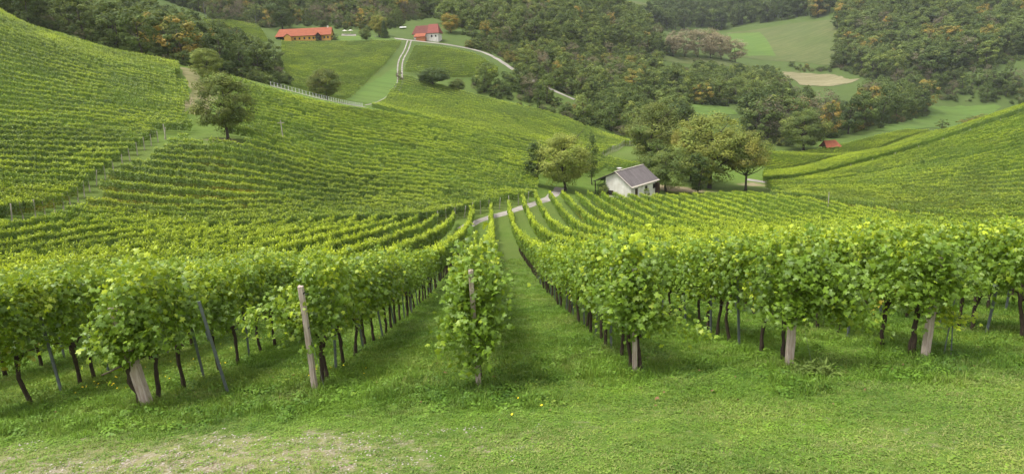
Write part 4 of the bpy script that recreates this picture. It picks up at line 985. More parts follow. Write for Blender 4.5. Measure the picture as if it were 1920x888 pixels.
def joined(cm, tm, crown_mat, name='far_tree'):
    a_ = np.empty(len(cm.vertices) * 3, np.float32); cm.vertices.foreach_get('co', a_); b_ = np.empty(len(tm.vertices) * 3, np.float32); tm.vertices.foreach_get('co', b_)
    fa = np.empty(len(cm.loops), np.int32); cm.loops.foreach_get('vertex_index', fa); fa = fa.reshape(-1, 3); k0 = len(a_) // 3
    fs = [tuple(q) for q in fa.tolist()]; c0 = np.empty(len(cm.polygons) * 4, np.float32); cm.attributes['fcol'].data.foreach_get('color', c0); c0 = c0.reshape(-1, 4)[:, :3]
    tf = [tuple(v + k0 for v in p.vertices) for p in tm.polygons]
    me = mesh(name, np.concatenate([a_, b_]).reshape(-1, 3), fs + tf, None, cols=np.concatenate([c0, np.zeros((len(tf), 3))]))
    me.materials.append(crown_mat); me.materials.append(M['trunk'])
    me.polygons.foreach_set('material_index', np.array([0] * len(fs) + [1] * len(tf), np.int32)); return me
order, farm = {}, []
for kd in KINDS:
    for i, (cm, tm) in enumerate(TREEM[kd]): order.setdefault(kd, []).append(len(farm)); farm.append(joined(cm, tm, M['bare_i'] if kd == 'bare' else M['crown_i']))
G_WOOD = variant_group('far_trees', farm)
pos = np.array([(q[1], q[2], float(ground(q[1], q[2])) - .2) for q in rest]); f_ = np.array([q[3] / 10 for q in rest]); wd = rng.uniform(.75, 1.3, len(rest))
tag(scatter('distant_woods', G_WOOD, pos, np.stack([0 * f_, 0 * f_, rng.uniform(0, 6.28, len(rest))], 1), np.stack([f_ * wd, f_ * wd, f_], 1), np.array([q[5] for q in rest]), idx=np.array([random.choice(order[q[4]]) for q in rest])),
    'farther trees of the wooded hills, dark green with some yellow and brown', kind='stuff')

# bushes and undergrowth filling the floor of the woods and the scrubby slopes
_scrub = [(860, 92), (900, 100), (930, 112), (960, 134), (1050, 178), (1100, 150), (1060, 96), (900, 78)]
m_ = 9000; ux = rng.uniform(-60, 160, m_); uy = rng.uniform(250, 420, m_); U_, V_, Z_ = to_px(np.stack([ux, uy, ground(ux, uy)], 1)); ok = in_poly(U_, V_, _scrub); UNDER.append(np.stack([ux[ok], uy[ok]], 1))
un = np.concatenate(UNDER); U_, V_, Z_ = to_px(np.stack([un[:, 0], un[:, 1], ground(un[:, 0], un[:, 1])], 1))
ok = (U_ > -80) & (U_ < 2000) & (V_ > -30) & ~in_poly(U_, V_, [(1290, 196), (1385, 200), (1390, 222), (1300, 222)])
un = un[ok]; un = un[np.array([_road_clear(q[0], q[1]) > 2.6 and not blocks_view(q[0], q[1], 4.0, 1.8) for q in un])]; n = len(un); hh = rng.uniform(.12, .42, n) * (.7 + .6 * noise2(un[:, 0], un[:, 1], 95, 9))
print('undergrowth', n)
l_ = .0 + .6 * noise2(un[:, 0], un[:, 1], 96, 11) * rng.uniform(.7, 1.2, n); y_ = .25 + .35 * noise2(un[:, 0], un[:, 1], 97, 14); a_ = np.clip(noise2(un[:, 0], un[:, 1], 98, 8) - .7, 0, 1) * 2
_ri = np.array(order['round'] + order['bare'][:1])
tag(scatter('undergrowth', G_WOOD, np.stack([un[:, 0], un[:, 1], ground(un[:, 0], un[:, 1]) - .3], 1), np.stack([0 * hh, 0 * hh, rng.uniform(0, 6.28, n)], 1), np.stack([hh * 1.4, hh * 1.4, hh], 1), np.stack([l_, y_, a_], 1), idx=_ri[rng.integers(0, len(_ri), n)]),
    'bushes and undergrowth on the floor of the woods and the scrubby slopes', kind='stuff')

# ------------------------------------------------------------------ buildings
def slab(mb, A, B, Cc, D, t=.12):
    """a roof slope: four corners of the upper face, thickness t downwards"""
    A, B, Cc, D = [Vector(q) for q in (A, B, Cc, D)]; nn = (B - A).cross(D - A).normalized()
    if nn.z < 0: nn = -nn
    lo = [q - nn * t for q in (A, B, Cc, D)]; n = len(mb.v); mb.v += [tuple(q) for q in (A, B, Cc, D)] + [tuple(q) for q in lo]
    mb.f += [(n, n + 1, n + 2, n + 3), (n + 7, n + 6, n + 5, n + 4)] + [(n + i, n + 4 + i, n + 4 + (i + 1) % 4, n + (i + 1) % 4) for i in range(4)]
def ribs(mb, A, B, Cc, D, n, w=.05, h=.05):
    """raised battens from the A-B edge to the D-C edge"""
    A, B, Cc, D = [Vector(q) for q in (A, B, Cc, D)]; nn = (B - A).cross(D - A).normalized()
    if nn.z < 0: nn = -nn
    u = (B - A).normalized() * w / 2
    for i in range(n):
        f = (i + .5) / n; p, q = A + (B - A) * f + nn * .002, D + (Cc - D) * f + nn * .002; k = len(mb.v)
        mb.v += [tuple(x_) for x_ in (p - u, p + u, p + nn * h, q - u, q + u, q + nn * h)]
        mb.f += [(k, k + 2, k + 5, k + 3), (k + 2, k + 1, k + 4, k + 5), (k, k + 1, k + 2), (k + 3, k + 5, k + 4)]
def courses(mb, A, B, Cc, D, n, h=.035):
    """tile courses: shallow steps lying across the slope, A-B is the ridge edge, D-C the eave"""
    A, B, Cc, D = [Vector(q) for q in (A, B, Cc, D)]; nn = (B - A).cross(D - A).normalized()
    if nn.z < 0: nn = -nn
    for i in range(n):
        f0, f1 = i / n, (i + 1) / n
        a_, b_ = A + (D - A) * f0 + nn * .004, B + (Cc - B) * f0 + nn * .004; c_, d_ = B + (Cc - B) * f1 + nn * (h + .004), A + (D - A) * f1 + nn * (h + .004)
        mb.quad(a_, b_, c_, d_); mb.quad(d_, c_, c_ - nn * h, d_ - nn * h)
def win(root, cx, y, z, w, h, ax='y', shutters=False, s_=-1, fm=None, name='window'):
    """a window set into a wall: frame, recessed glass, sill; ax is the wall's normal axis, s_ its direction"""
    def bx(mb, a0, a1, d0, d1, z0, z1):
        if ax == 'y': mb.box(a0, a1, y + min(s_ * d0, s_ * d1), y + max(s_ * d0, s_ * d1), z0, z1)
        else: mb.box(y + min(s_ * d0, s_ * d1), y + max(s_ * d0, s_ * d1), a0, a1, z0, z1)
    mb = MB(); t = .08
    bx(mb, cx - w / 2, cx + w / 2, .003, .07, z, z + t); bx(mb, cx - w / 2, cx + w / 2, .003, .07, z + h - t, z + h)
    bx(mb, cx - w / 2, cx - w / 2 + t, .003, .07, z + t, z + h - t); bx(mb, cx + w / 2 - t, cx + w / 2, .003, .07, z + t, z + h - t); bx(mb, cx - .03, cx + .03, .01, .06, z + t, z + h - t)
    if shutters:
        bx(mb, cx - w, cx - w / 2 - .02, .003, .05, z, z + h); bx(mb, cx + w / 2 + .02, cx + w, .003, .05, z, z + h)
    f = mb.build(name, fm or M['dark_wood'], root); mb = MB(); bx(mb, cx - w / 2 + t + .002, cx + w / 2 - t - .002, .004, .02, z + t + .002, z + h - t - .002); mb.build('pane', M['glass'], f)
    return f
def gable_walls(x0, x1, y0, y1, zb, ze, zr, xr, zl=None):
    """walls with gables at y0 and y1, ridge at x = xr"""
    mb = MB(); zl = zl or ze
    for y, sg in ((y0, 1), (y1, -1)):
        p = [(x0, y, zb), (x1, y, zb), (x1, y, ze), (xr, y, zr), (x0, y, zl)]; mb.quad(*(p if sg > 0 else p[::-1]))
    mb.quad((x1, y0, zb), (x1, y1, zb), (x1, y1, ze), (x1, y0, ze)); mb.quad((x0, y1, zb), (x0, y0, zb), (x0, y0, zl), (x0, y1, zl))
    return mb
def place(root_name, anchor_local, px, az, label, cat):
    c = cam2world(*px); ca, sa = math.cos(az), math.sin(az); a_ = anchor_local
    loc = (c[0] - (ca * a_[0] - sa * a_[1]), c[1] - (sa * a_[0] + ca * a_[1]), c[2] - a_[2])
    return tag(empty(root_name, loc, az), label, cat)
# the white cottage
az = -R(43)
ct = place('cottage', (3.95, -.45, 2.35), (1185, 353.5, 126), az, 'small white cottage with a grey sheet roof and an ivy grown lean-to', 'cottage')
gable_walls(-2.5, 3.5, 0, 9.8, -2.5, 2.6, 5.2, 0, 4.15).build('wall', M['white_wall'], ct)
mb = MB(); Lr = [((0, -.5, 5.45), (0, 10.3, 5.45), (3.98, 10.3, 2.38), (3.98, -.5, 2.38))]
slab(mb, *Lr[0], .10); ribs(mb, *Lr[0], 44, .07, .035); rf = mb.build('roof', M['eternit'], ct); rf['label'] = 'grey corrugated sheet roof slope with pale weather streaks'
mb = MB()
for i in range(2): slab(mb, *[tuple(Vector(q) + Vector((0, 0, .045))) for q in ((.0 + 2 * i, -.5, 5.45 - 1.545 * i), (.0 + 2 * i, -.25, 5.45 - 1.545 * i), (1.98 + 2 * i, -.25, 3.92 - 1.54 * i), (1.98 + 2 * i, -.5, 3.92 - 1.54 * i))], .04)
slab(mb, (3.75, -.5, 2.63), (3.75, 10.3, 2.63), (4.02, 10.3, 2.42), (4.02, -.5, 2.42), .03); mb.build('eave_board', M['post_far'], rf)
mb = MB(); slab(mb, (-.0, 10.3, 5.44), (-.0, -.5, 5.44), (-5.4, -.5, 3.15), (-5.4, 10.3, 3.15), .10); mb.build('lean_to_roof', M['eternit'], ct)
mb = MB(); mb.box(-.16, .16, -.52, 10.32, 5.40, 5.50); mb.build('ridge_cap', M['post_far'], ct)
mb = MB(); mb.box(-1.3, -.7, 2.4, 3.0, 4.2, 5.55); ch = mb.build('chimney', M['post_far'], ct); mb = MB(); mb.box(-1.45, -.55, 2.25, 3.15, 5.65, 5.72); mb.box(-1.25, -1.15, 2.45, 2.55, 5.552, 5.648); mb.box(-.85, -.75, 2.85, 2.95, 5.552, 5.648); mb.build('chimney_cover', M['white_wall'], ch)
for yy in (0.0, 3.4, 6.8):
    mb = MB(); mb.box(-5.25, -5.1, yy, yy + .15, -2.5, 3.12); mb.build('porch_post', M['dark_wood'], ct)
win(ct, -1.5, 0, .55, .8, .95, 'y', True); win(ct, 5.6, 3.5, .9, .9, 1.0, 'x', False, 1); win(ct, 8.7, 3.5, .9, .9, 1.0, 'x', False, 1)
mb = MB(); mb.box(3.503, 3.57, 1.4, 2.3, -.2, 1.95); d_ = mb.build('door', M['dark_wood'], ct); mb = MB(); mb.box(3.575, 3.61, 1.5, 1.56, .85, .97); mb.build('handle', M['stake'], d_)
mb = MB(); mb.box(3.503, 4.3, 9.2, 9.75, -.2, 2.0); mb.build('side_porch', M['dark_wood'], ct)
def foliage_blob(name, root, cx, cy, cz, rx, ry, rz_, n, size, color, seed=3):
    r = np.random.default_rng(seed); d = r.normal(0, 1, (n, 3)); d /= np.linalg.norm(d, axis=1, keepdims=True); rad = r.uniform(.4, 1, n) ** .5
    pos = d * rad[:, None] * (rx, ry, rz_) * (1 + .2 * np.sin(d[:, :1] * 5 + seed)) + (cx, cy, cz)
    o = obj(name, leaves_mesh(name, KITE, KITE_F, pos, d + (0, 0, .4), r.uniform(.7, 1.3, n) * size, np.stack([r.uniform(0, .8, n), r.uniform(0, .3, n), r.uniform(0, 1, n)], 1), M['crown'], r), root); o.color = (*color, 1); return o
foliage_blob('ivy', ct, -3.3, .1, .5, 1.5, 1.5, 2.9, 2400, .22, (.25, .35, 0), 5)
foliage_blob('ivy', ct, -4.3, 3.5, 3.45, 1.3, 3.4, .35, 900, .2, (.45, .5, 0), 6)
x_, y_, _z = on_px(1213, 372, 124.5); put_tree('tall', x_, y_, 3.1, (.5, .45, .1), 'small bushy tree in front of the long cottage wall', wide=.8, name='shrub', catg='shrub')
x_, y_, _z = on_px(1133, 374, 127); put_tree('round', x_, y_, 2.7, (.55, .5, .1), 'pale bush in front of the ivy at the left end of the cottage', name='shrub', catg='shrub')
# the long farmhouse
lf = place('farmhouse', (0, 0, 0), (570, 77.5, 345), R(3), 'long low yellow farmhouse with one long bright red roof', 'farmhouse')
mb = MB(); mb.box(-9.8, 14.4, 0, 8, -2.5, 2.9); mb.build('wall', M['yellow_wall'], lf)
mb = MB(); A_ = [(-13.2, 4, 6.9), (14.9, 4, 6.9), (14.9, -.7, 2.75), (-15.0, -.7, 2.75)]; slab(mb, *A_, .18); courses(mb, *A_, 14, .03)
A_ = [(14.9, 4, 6.89), (-13.2, 4, 6.89), (-15, 8.7, 2.75), (14.9, 8.7, 2.75)]; slab(mb, *A_, .18); mb.quad((-13.2, 4, 6.88), (-15, -.7, 2.74), (-15, 8.7, 2.74)); mb.build('roof', M['red_tile'], lf)
mb = MB(); mb.quad((14.3, 0, 2.88), (14.42, 0, 2.88), (14.42, 4, 6.4), (14.42, 8, 2.88)); mb.quad((14.42, 0, 2.88), (14.42, 8, 2.88), (14.42, 4, 6.5)); mb.build('gable', M['yellow_wall'], lf)
for px_, w_ in ((-8.0, 1.8), (8.2, 1.3)):
    mb = gable_walls(px_ - w_, px_ + w_, -1.9, .0, -2.5, 2.4, 3.9, px_); mb.build('porch_wall', M['yellow_wall'] if px_ < 0 else M['dark_wood'], lf)
    mb = MB(); slab(mb, (px_, -2.3, 4.15), (px_, 1.0, 4.15), (px_ + w_ + .5, 1.0, 2.35), (px_ + w_ + .5, -2.3, 2.35), .12); slab(mb, (px_, 1.0, 4.14), (px_, -2.3, 4.14), (px_ - w_ - .5, -2.3, 2.35), (px_ - w_ - .5, 1.0, 2.35), .12); mb.build('porch_roof', M['red_tile'], lf)
for cx in (-4.6, -2.2, .4, 3.0, 5.2, 11.0, 12.9): win(lf, cx, 0, .9, .9, 1.15, 'y', False, -1, M['dark_wood'])
for cx in (-14.4, -12.2):
    mb = MB(); mb.box(cx - .12, cx + .12, .1, .35, -2.5, 2.8); mb.build('veranda_post', M['dark_wood'], lf)
mb = MB(); mb.box(-14.3, -9.8, 5.5, 8, -2.5, 2.8); mb.build('veranda_back', M['dark_wood'], lf)
mb = MB(); mb.box(12.3, 13.0, 3.7, 4.4, 6.5, 7.7); mb.build('chimney', M['white_wall'], lf)
# the white farmhouse with two roofs
wf = place('farmhouse', (0, 0, 0), (797, 75.5, 340), R(-10), 'white farmhouse with a dark red half and a brighter red half of roof', 'farmhouse')
mb = MB(); mb.box(-6.0, 7.2, 0, 7.6, -2.5, 3.4); mb.build('wall', M['white_wall'], wf)
mb = MB(); A_ = [(-5.6, 3.8, 7.7), (1.5, 3.8, 7.7), (1.5, -.6, 3.2), (-7.0, -.6, 3.2)]; slab(mb, *A_, .18); courses(mb, *A_, 12, .03); A_ = [(1.5, 3.8, 7.69), (-5.6, 3.8, 7.69), (-7, 8.2, 3.2), (1.5, 8.2, 3.2)]; slab(mb, *A_, .18); mb.quad((-5.6, 3.8, 7.68), (-7, -.6, 3.19), (-7, 8.2, 3.19)); mb.build('old_roof', M['old_tile'], wf)
mb = MB(); A_ = [(1.52, 3.8, 8.1), (6.6, 3.8, 8.1), (8.0, -.6, 3.3), (1.52, -.6, 3.3)]; slab(mb, *A_, .18); courses(mb, *A_, 12, .03); A_ = [(6.6, 3.8, 8.09), (1.52, 3.8, 8.09), (1.52, 8.2, 3.3), (8, 8.2, 3.3)]; slab(mb, *A_, .18); mb.quad((6.6, 3.8, 8.08), (8, 8.2, 3.29), (8, -.6, 3.29)); o = mb.build('newer_roof', M['old_tile'], wf)
o.data.materials.clear(); M['mid_tile'] = simple('mid_clay_tile', (.22, .068, .055), var=(.175, .055, .045), vscale=.7); o.data.materials.append(M['mid_tile'])
mb = MB(); A_ = [(-5.0, -.4, 3.5), (1.0, -.4, 3.5), (1.0, -3.4, 1.7), (-5.2, -3.4, 1.7)]; slab(mb, *A_, .14); courses(mb, *A_, 6, .03); mb.build('lean_to_roof', M['red_tile'], wf)
M['orange_wall'] = simple('terracotta_wall', (.42, .17, .08), var=(.35, .14, .07)); mb = MB(); mb.box(-4.0, .8, -3.0, -.003, -2.5, 1.68); mb.build('lean_to_wall', M['orange_wall'], wf)
win(wf, 3.8, 0, 1.3, .9, 1.1); win(wf, 6.0, 0, 1.3, .8, 1.0); win(wf, -5.4, 0, 1.4, .6, 1.0)
mb = MB(); mb.box(-6.35, -6.01, 1.0, 6.6, 1.2, 4.6); mb.build('balcony', M['dark_wood'], wf)
sh = place('shed', (0, 0, 0), (756, 60, 372), R(5), 'small open shed with a whitish roof left of the white farmhouse', 'shed')
for px_, py_ in ((-1.4, 0), (1.4, 0), (-1.4, 2), (1.4, 2)):
    mb = MB(); mb.box(px_ - .08, px_ + .08, py_ - .08, py_ + .08, -1.5, 2.4); mb.build('post', M['dark_wood'], sh)
mb = MB(); slab(mb, (-1.9, 2.4, 3.0), (1.9, 2.4, 3.0), (1.9, -.4, 2.4), (-1.9, -.4, 2.4), .1); mb.build('roof', M['white_metal'], sh)
patch('terrace', [(640, 68), (668, 68)], [(641, 64.5), (667, 64.5)], M['path'], .2, 'pale paved terrace on the lawn beside the long farmhouse', 16, 8)
for i, (u, v, t_) in enumerate([(647, 66, 'pale parasol on the terrace nearer the long farmhouse'), (658, 65.5, 'pale parasol on the terrace nearer the trees')]):
    x_, y_, _z = on_px(u, v); zg = float(ground(x_, y_)); pr = tag(empty('parasol', (x_, y_, zg)), t_, 'parasol', 'parasols on the terrace')
    mb = MB(); mb.tube([(0, 0, 0), (0, 0, 2.5)], [.04, .03], 6); mb.build('pole', M['post_far'], pr)
    mb = MB(); k = len(mb.v); mb.v.append((0, 0, 2.75)); mb.v += [(1.6 * math.cos(a_), 1.6 * math.sin(a_), 2.2) for a_ in np.arange(8) * .785]; mb.f += [(k, k + 1 + q, k + 1 + (q + 1) % 8) for q in range(8)]; mb.build('canopy', M['white_wall'], pr)
# the hut by the big tree
ht = place('hut', (0, 0, 0), (1561, 287, 262), R(8), 'little dark hut with a bright orange red tiled roof beside the big tree', 'hut')
mb = MB(); mb.box(-2.4, .4, .3, 3.6, -1.5, 2.5); mb.build('wall', M['dark_wood'], ht)
mb = MB(); A_ = [(-2.9, 2, 5.1), (2.2, 2, 5.1), (3.5, -.9, 2.5), (-3.4, -.9, 2.5)]; slab(mb, *A_, .14); courses(mb, *A_, 8, .03); slab(mb, (2.2, 2, 5.09), (-2.9, 2, 5.09), (-3.4, 4.6, 2.5), (3.5, 4.6, 2.5), .14); mb.quad((2.2, 2, 5.08), (3.5, 4.6, 2.49), (3.5, -.9, 2.49)); mb.build('roof', M['red_tile'], ht)
for px_, py_ in ((3.0, -.5), (3.0, 3.9), (.4, -.5)):
    mb = MB(); mb.box(px_ - .09, px_ + .09, py_ - .09, py_ + .09, -1.5, 2.5); mb.build('post', M['dark_wood'], ht)

# ------------------------------------------------------------------ fence on the crest, poles, single posts
def crest(u, v0, v1):
    vs = np.arange(v0, v1, -.5); q = sight(np.full(len(vs), u), vs); Z_ = q @ fw; k = int(np.argmax(np.diff(Z_) > 6)) if (np.diff(Z_) > 6).any() else int(np.argmin(np.abs(vs - (v0 + v1) / 2)))
    return q[k][:2]
fl = resample(smooth_line(np.array([crest(u, v + 30, v - 25) for u, v in ((508, 155), (530, 160), (560, 168), (590, 175), (620, 182), (650, 189), (680, 197))])), .85)
fz = ground(fl[:, 0], fl[:, 1]); f0 = Vector((fl[0][0], fl[0][1], float(fz[0])))
fe = tag(empty('fence', f0), 'fence of close white posts along the crest above the middle slope', 'fence')
mb = MB(); mb.box(-.05, .05, -.05, .05, -.2, 1.0); pm = mb.me('post', M['white_metal'])
for i in range(len(fl)): obj('post', pm, fe, Vector((fl[i][0], fl[i][1], float(fz[i]))) - f0).rotation_euler = (random.uniform(-.05, .05), random.uniform(-.05, .05), 0)
for hh in (.35, .95):
    mb = MB(); mb.tube([(fl[i][0] - f0.x, fl[i][1] - f0.y, float(fz[i]) - f0.z + hh) for i in range(len(fl))], [.014] * len(fl), 4, cap=False); mb.build('rail', M['white_metal'], fe)
ribbon('crest_path', [fl + (.5, -1.6)], 2.4, M['path'], .06, 'narrow pale strip at the foot of the crest fence')
def pole(u, v, Z, h, r_, label, arm=False, name='utility_pole', cat='pole', mat='post_far', lean=0):
    x_, y_, _ = on_px(u, v, Z); b = Vector((x_, y_, float(ground(x_, y_)))); o = tag(empty(name, b), label, cat)
    mb = MB(); mb.tube([(0, 0, -.3), (lean * h, 0, h)], [r_, r_ * .75], 8); mb.build('shaft', M[mat], o)
    if arm:
        mb = MB(); mb.box(-.6, .6, -.05, .05, h - .5, h - .38); mb.build('crossarm', M[mat], o)
        mb = MB(); mb.tube([(lean * h, 0, h * .45), (.9, .2, 0)], [.02, .02], 4); mb.build('stay', M['wire'], o)
pole(533, 277, None, 4.9, .11, 'tall thin grey pole standing in the vines of the middle slope', True)
pole(387, 44, 372, 8, .14, 'thin pale pole at the top of the plot by the dark wood', mat='stake')
pole(481, 50, 368, 7, .13, 'grey pole above the plot left of the long farmhouse', mat='stake')
pole(311, 261, None, 2.5, .10, 'stout pale post at the corner where the left vine blocks meet', name='corner_post', cat='post')
pole(353, 444, None, 2.35, .06, 'white post standing alone at the foot of the middle slope', name='marker_post', cat='post', mat='white_metal')
pole(1552, 396, 112, 2.9, .08, 'pale post in the dip between the near rows and the right slope', name='marker_post', cat='post')

# ------------------------------------------------------------------ grass, weeds, flowers, stones, fallen leaves in the foreground
def grass_tuft(i, n, h, rad, wd):
    r = np.random.default_rng(700 + i); V, Fc, cc = [], [], []
    for q in range(n):
        a_ = r.uniform(0, 6.28); d = rad * r.uniform(0, 1) ** .6; bx, by = d * math.cos(a_), d * math.sin(a_); th = r.uniform(0, 6.28); hh = h * r.uniform(.5, 1.2); ln = hh * r.uniform(.15, .9); w = wd * r.uniform(.6, 1.3)
        dx, dy = math.cos(th), math.sin(th); px_, py_ = -dy * w / 2, dx * w / 2; k = len(V)
        V += [(bx - px_, by - py_, -.01), (bx + px_, by + py_, -.01), (bx + dx * ln * .35 - px_ * .8, by + dy * ln * .35 - py_ * .8, hh * .62), (bx + dx * ln * .35 + px_ * .8, by + dy * ln * .35 + py_ * .8, hh * .62), (bx + dx * ln, by + dy * ln, hh * .95)]
        Fc += [(k, k + 1, k + 3), (k, k + 3, k + 2), (k + 2, k + 3, k + 4)]; cc += [(r.uniform(.1, .9), r.uniform(0, .5), r.uniform(0, 1))] * 3
    return mesh('grass_tuft', V, np.array(Fc), M['grass'], cols=np.array(cc))
def weed(i, n, rad, size, h):
    r = np.random.default_rng(800 + i); a_ = r.uniform(0, 6.28, n); d = rad * r.uniform(.1, 1, n) ** .7
    pos = np.stack([d * np.cos(a_), d * np.sin(a_), h * r.uniform(.2, 1, n)], 1); nrm = np.stack([.5 * np.cos(a_) + r.normal(0, .25, n), .5 * np.sin(a_) + r.normal(0, .25, n), np.full(n, 1.0)], 1)
    return leaves_mesh('weed', KITE, KITE_F, pos, nrm, size * r.uniform(.6, 1.3, n), np.stack([r.uniform(.3, 1, n), r.uniform(0, .4, n), r.uniform(0, .5, n)], 1), M['grass'], r)
G_GRASS = variant_group('grass', [grass_tuft(i, 26, .060, .10, .008) for i in range(6)] + [weed(i, 18, .10, .036, .03) for i in range(4)])
G_TALL = variant_group('tall_grass', [grass_tuft(20 + i, 26, .17, .12, .009) for i in range(4)] + [weed(10 + i, 30, .13, .05, .13) for i in range(2)])
def field_pts(z0, z1, dens, xlim=None):
    n = int(.86 * (z1 ** 2 - z0 ** 2) * dens); Z = np.sqrt(rng.uniform(z0 ** 2, z1 ** 2, n)); X = Z * rng.uniform(-.95, .95, n)
    Y = Z * 1.03 - .0 ; return X, Y
def worn_at(x, y):
    w_ = np.exp(-((y - (6.75 - .03 * x)) / 1.1) ** 2) * .62 * (1 - .66 * smooth01(x, -3.4, .6)) * (1 - .45 * smooth01(x, 3, 9))
    return w_ + (noise2(x, y, 71, .5) - .5) * .5 + (noise2(x, y, 72, .17) - .5) * .3
def grass_tint(x, y):
    n = len(x)
    l = .02 + .85 * noise2(x, y, 73, 1.5) + .60 * (noise2(x, y, 74, .42) - .5) + .3 * (noise2(x, y, 79, .15) - .5) + rng.normal(0, .14, n)
    yo = .10 + .70 * noise2(x, y, 75, 2.1) + .3 * (noise2(x, y, 78, .5) - .5) + rng.normal(0, .12, n)
    au = np.clip(.04 + .50 * smooth01(-y, -9.0, -7.2) * smooth01(noise2(x * .35, y * 1.6, 70, .8), .25, .75) + .9 * np.clip(worn_at(x, y), 0, 1) + .5 * np.clip(noise2(x, y, 76, .8) - .62, 0, 1) * 2.6, 0, .75) * rng.uniform(.3, 1, n)
    return np.stack([l, yo, au], 1)
GP = []
for z0, z1, dens, s0, s1 in ((4.2, 9, 260, .6, 1.0), (9, 15, 150, .75, 1.25), (15, 28, 55, 1.0, 1.6), (28, 50, 12, 1.4, 2.2)):
    x, y = field_pts(z0, z1, dens); wv = worn_at(x, y); kp = rng.random(len(x)) > np.clip((wv - .25) * 2.0, 0, .72); x, y, wv = x[kp], y[kp], wv[kp]
    hgt = .55 + .9 * noise2(x, y, 77, .9) * (1 - .5 * np.clip(wv * 2, 0, 1)) ; hgt = hgt * (.45 + .4 * smooth01(y, 7.6, 9.2))
    n = len(x); sc3 = np.stack([rng.uniform(s0, s1, n)] * 2 + [rng.uniform(s0, s1, n) * hgt], 1)
    GP.append((np.stack([x, y, ground(x, y)], 1), np.stack([rng.normal(0, .12, n), rng.normal(0, .12, n), rng.uniform(0, 6.28, n)], 1), sc3, grass_tint(x, y)))
print('grass', sum(len(g[0]) for g in GP))
tag(scatter('grass', G_GRASS, *[np.concatenate([g[i] for g in GP]) for i in range(4)]), 'short green grass covering the track and the alleys between the rows', kind='stuff')
# taller growth: round the posts and along the foot of every row, and in ragged patches on the bank
TX, TY = [], []
for k in range(-9, 13):
    x0_, _, ys_ = row_xy(k, 10); n = 190 if -4 <= k <= 5 else 90; yy = ys_ - .5 + rng.exponential(7.5, n); yy = yy[yy < 30]; TX += [row_xy(k, q)[0] + rng.normal(0, .28) for q in yy]; TY += list(yy)
for k in START: TX += list(START[k][0] + rng.normal(0, .32, 45)); TY += list(START[k][1] + rng.normal(0, .28, 45))
n = 5200; x = rng.uniform(-11, 11, n); y = rng.uniform(8.2, 13, n); kp = noise2(x, y, 81, .75) > .60; TX += list(x[kp]); TY += list(y[kp])
cx_, cy_, _ = on_px(70, 800); TX += list(cx_ + rng.normal(0, .9, 260)); TY += list(cy_ + rng.normal(0, .25, 260))
TX, TY = np.array(TX), np.array(TY); n = len(TX)
tt = grass_tint(TX, TY); tt[:, 2] *= .6
tag(scatter('tall_grass', G_TALL, np.stack([TX, TY, ground(TX, TY)], 1), np.stack([rng.normal(0, .15, n), rng.normal(0, .15, n), rng.uniform(0, 6.28, n)], 1), np.stack([rng.uniform(.6, 1.15, n)] * 2 + [rng.uniform(.35, 1.05, n)], 1), tt), 'longer grass and broad leaved weeds at the foot of the vines', kind='stuff')
x_, y_, _ = on_px(1528, 702)
wc = leaves_mesh('weed_clump', np.array([(0, -.1, 0), (.16, .25, .05), (0, 1.0, -.2), (-.16, .25, .05)]), KITE_F, rng.normal(0, .20, (260, 3)) * (1, .7, .15) + (0, 0, .09), rng.normal(0, .6, (260, 3)) + (0, 0, .7), rng.uniform(.07, .15, 260), np.stack([rng.uniform(.3, 1, 260), rng.uniform(.0, .4, 260), np.zeros(260)], 1), M['crown'])
o = obj('weed_clump', wc, None, (x_, y_, float(ground(x_, y_)) + .02)); o.color = (.75, .35, 0, 1); tag(o, 'bright green clump of long leaved weeds right of the broad pale post', kind='stuff')
def stone_mesh(i):
    r = random.Random(i); import bmesh; bm = bmesh.new(); bmesh.ops.create_icosphere(bm, subdivisions=1, radius=.5)
    for v in bm.verts: v.co = Vector((v.co.x * r.uniform(.8, 1.2), v.co.y * r.uniform(.7, 1.1), v.co.z * r.uniform(.35, .65)))
    me = bpy.data.meshes.new('stone'); bm.to_mesh(me); bm.free(); me.materials.append(M['stone']); return me
G_STONE = variant_group('stones', [stone_mesh(i) for i in range(5)])
n = 16000; x = rng.uniform(-8.5, 7, n); y = rng.uniform(4.6, 9.0, n); wv = worn_at(x, y) + .12 * (noise2(x, y, 90, .3) - .5); kp = (wv > .40) & (rng.random(n) < .8) & (x < 1.5); x, y = x[kp], y[kp]; n = len(x)
tag(scatter('gravel', G_STONE, np.stack([x, y, ground(x, y) + .004], 1), np.stack([rng.normal(0, .2, n), rng.normal(0, .2, n), rng.uniform(0, 6.28, n)], 1), rng.uniform(.010, .032, n) * rng.uniform(.6, 1.3, n), np.ones((n, 3))), 'pale stones lying in the worn strip of the track', kind='stuff')
M['dead_leaf'] = simple('dead_leaf', (.20, .115, .055), var=(.13, .075, .04), vscale=30); M['petal'] = simple('yellow_petal', (.75, .60, .03), var=(.7, .5, .02))
dl = mesh('dead_leaf', GRAPE * (1, 1, 1.6), GRAPE_F, M['dead_leaf']); G_DEAD = variant_group('dead_leaves', [dl])
DX, DY = [], []
for (u, v, n_) in [(1230, 752, 1), (1338, 735, 1), (925, 712, 1), (850, 700, 1), (362, 742, 1), (12, 795, 1), (548, 708, 1)]:
    q = on_px(u, v); DX += list(q[0] + rng.normal(0, .05, n_)); DY += list(q[1] + rng.normal(0, .05, n_))
x = rng.uniform(-8, 8, 60); y = rng.uniform(7.5, 12, 60); DX += list(x); DY += list(y); DX, DY = np.array(DX), np.array(DY); n = len(DX)
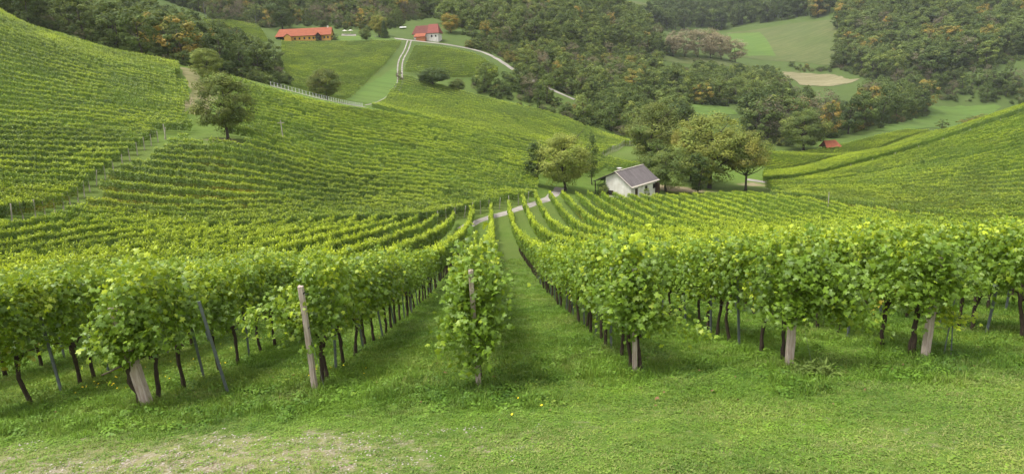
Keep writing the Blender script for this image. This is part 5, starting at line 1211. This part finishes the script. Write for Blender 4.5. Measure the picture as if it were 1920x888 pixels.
tag(scatter('fallen_leaves', G_DEAD, np.stack([DX, DY, ground(DX, DY) + .05], 1), np.stack([rng.normal(0, .4, n), rng.normal(0, .4, n), rng.uniform(0, 6.28, n)], 1), np.where(np.arange(n) < n - 60, rng.uniform(.05, .08, n), rng.uniform(.02, .04, n)), np.ones((n, 3))), 'reddish brown fallen leaves scattered in the grass', kind='stuff')
fm_ = MB(); kk_ = 0; fm_.v.append((0, 0, 0)); fm_.v += [(.5 * math.cos(a_), .5 * math.sin(a_), .12) for a_ in np.arange(8) * .785]; fm_.f += [(0, 1 + q, 1 + (q + 1) % 8) for q in range(8)]
G_FLOW = variant_group('flowers', [fm_.me('flower', M['petal'])])
FX, FY = [], []
for (u, v, n_, s_) in [(225, 725, 26, .55), (330, 690, 6, .6), (545, 640, 12, .8), (990, 775, 3, .5), (590, 705, 8, .7)]:
    q = on_px(u, v); FX += list(q[0] + rng.normal(0, s_, n_)); FY += list(q[1] + rng.normal(0, s_ * .6, n_))
FX, FY = np.array(FX), np.array(FY); n = len(FX)
tag(scatter('yellow_flowers', G_FLOW, np.stack([FX, FY, ground(FX, FY) + rng.uniform(.07, .16, n)], 1), np.stack([rng.normal(0, .3, n), rng.normal(-.2, .3, n), 0 * FX], 1), rng.uniform(.022, .042, n), np.ones((n, 3))), 'small yellow flowers in the grass by the posts', kind='stuff')

# ------------------------------------------------------------------ haze
hm = bpy.data.materials.new('haze'); hm.use_nodes = True; hn = hm.node_tree; hn.nodes.clear(); ho = hn.nodes.new('ShaderNodeOutputMaterial')
hv = hn.nodes.new('ShaderNodeVolumePrincipled'); hv.inputs['Color'].default_value = (.86, .90, 1.0, 1); hv.inputs['Density'].default_value = .00009; hv.inputs['Anisotropy'].default_value = .2
hn.links.new(hv.outputs[0], ho.inputs['Volume'])
zlo = float(HZ.min()) - 1.5; zhi = float(max(HZ.max() + 32, 20)); mb = MB(); mb.box(-1260, 1460, -120, 1980, zlo, zhi)
tag(mb.build('haze', hm), 'thin pale haze over the valley', kind='stuff')
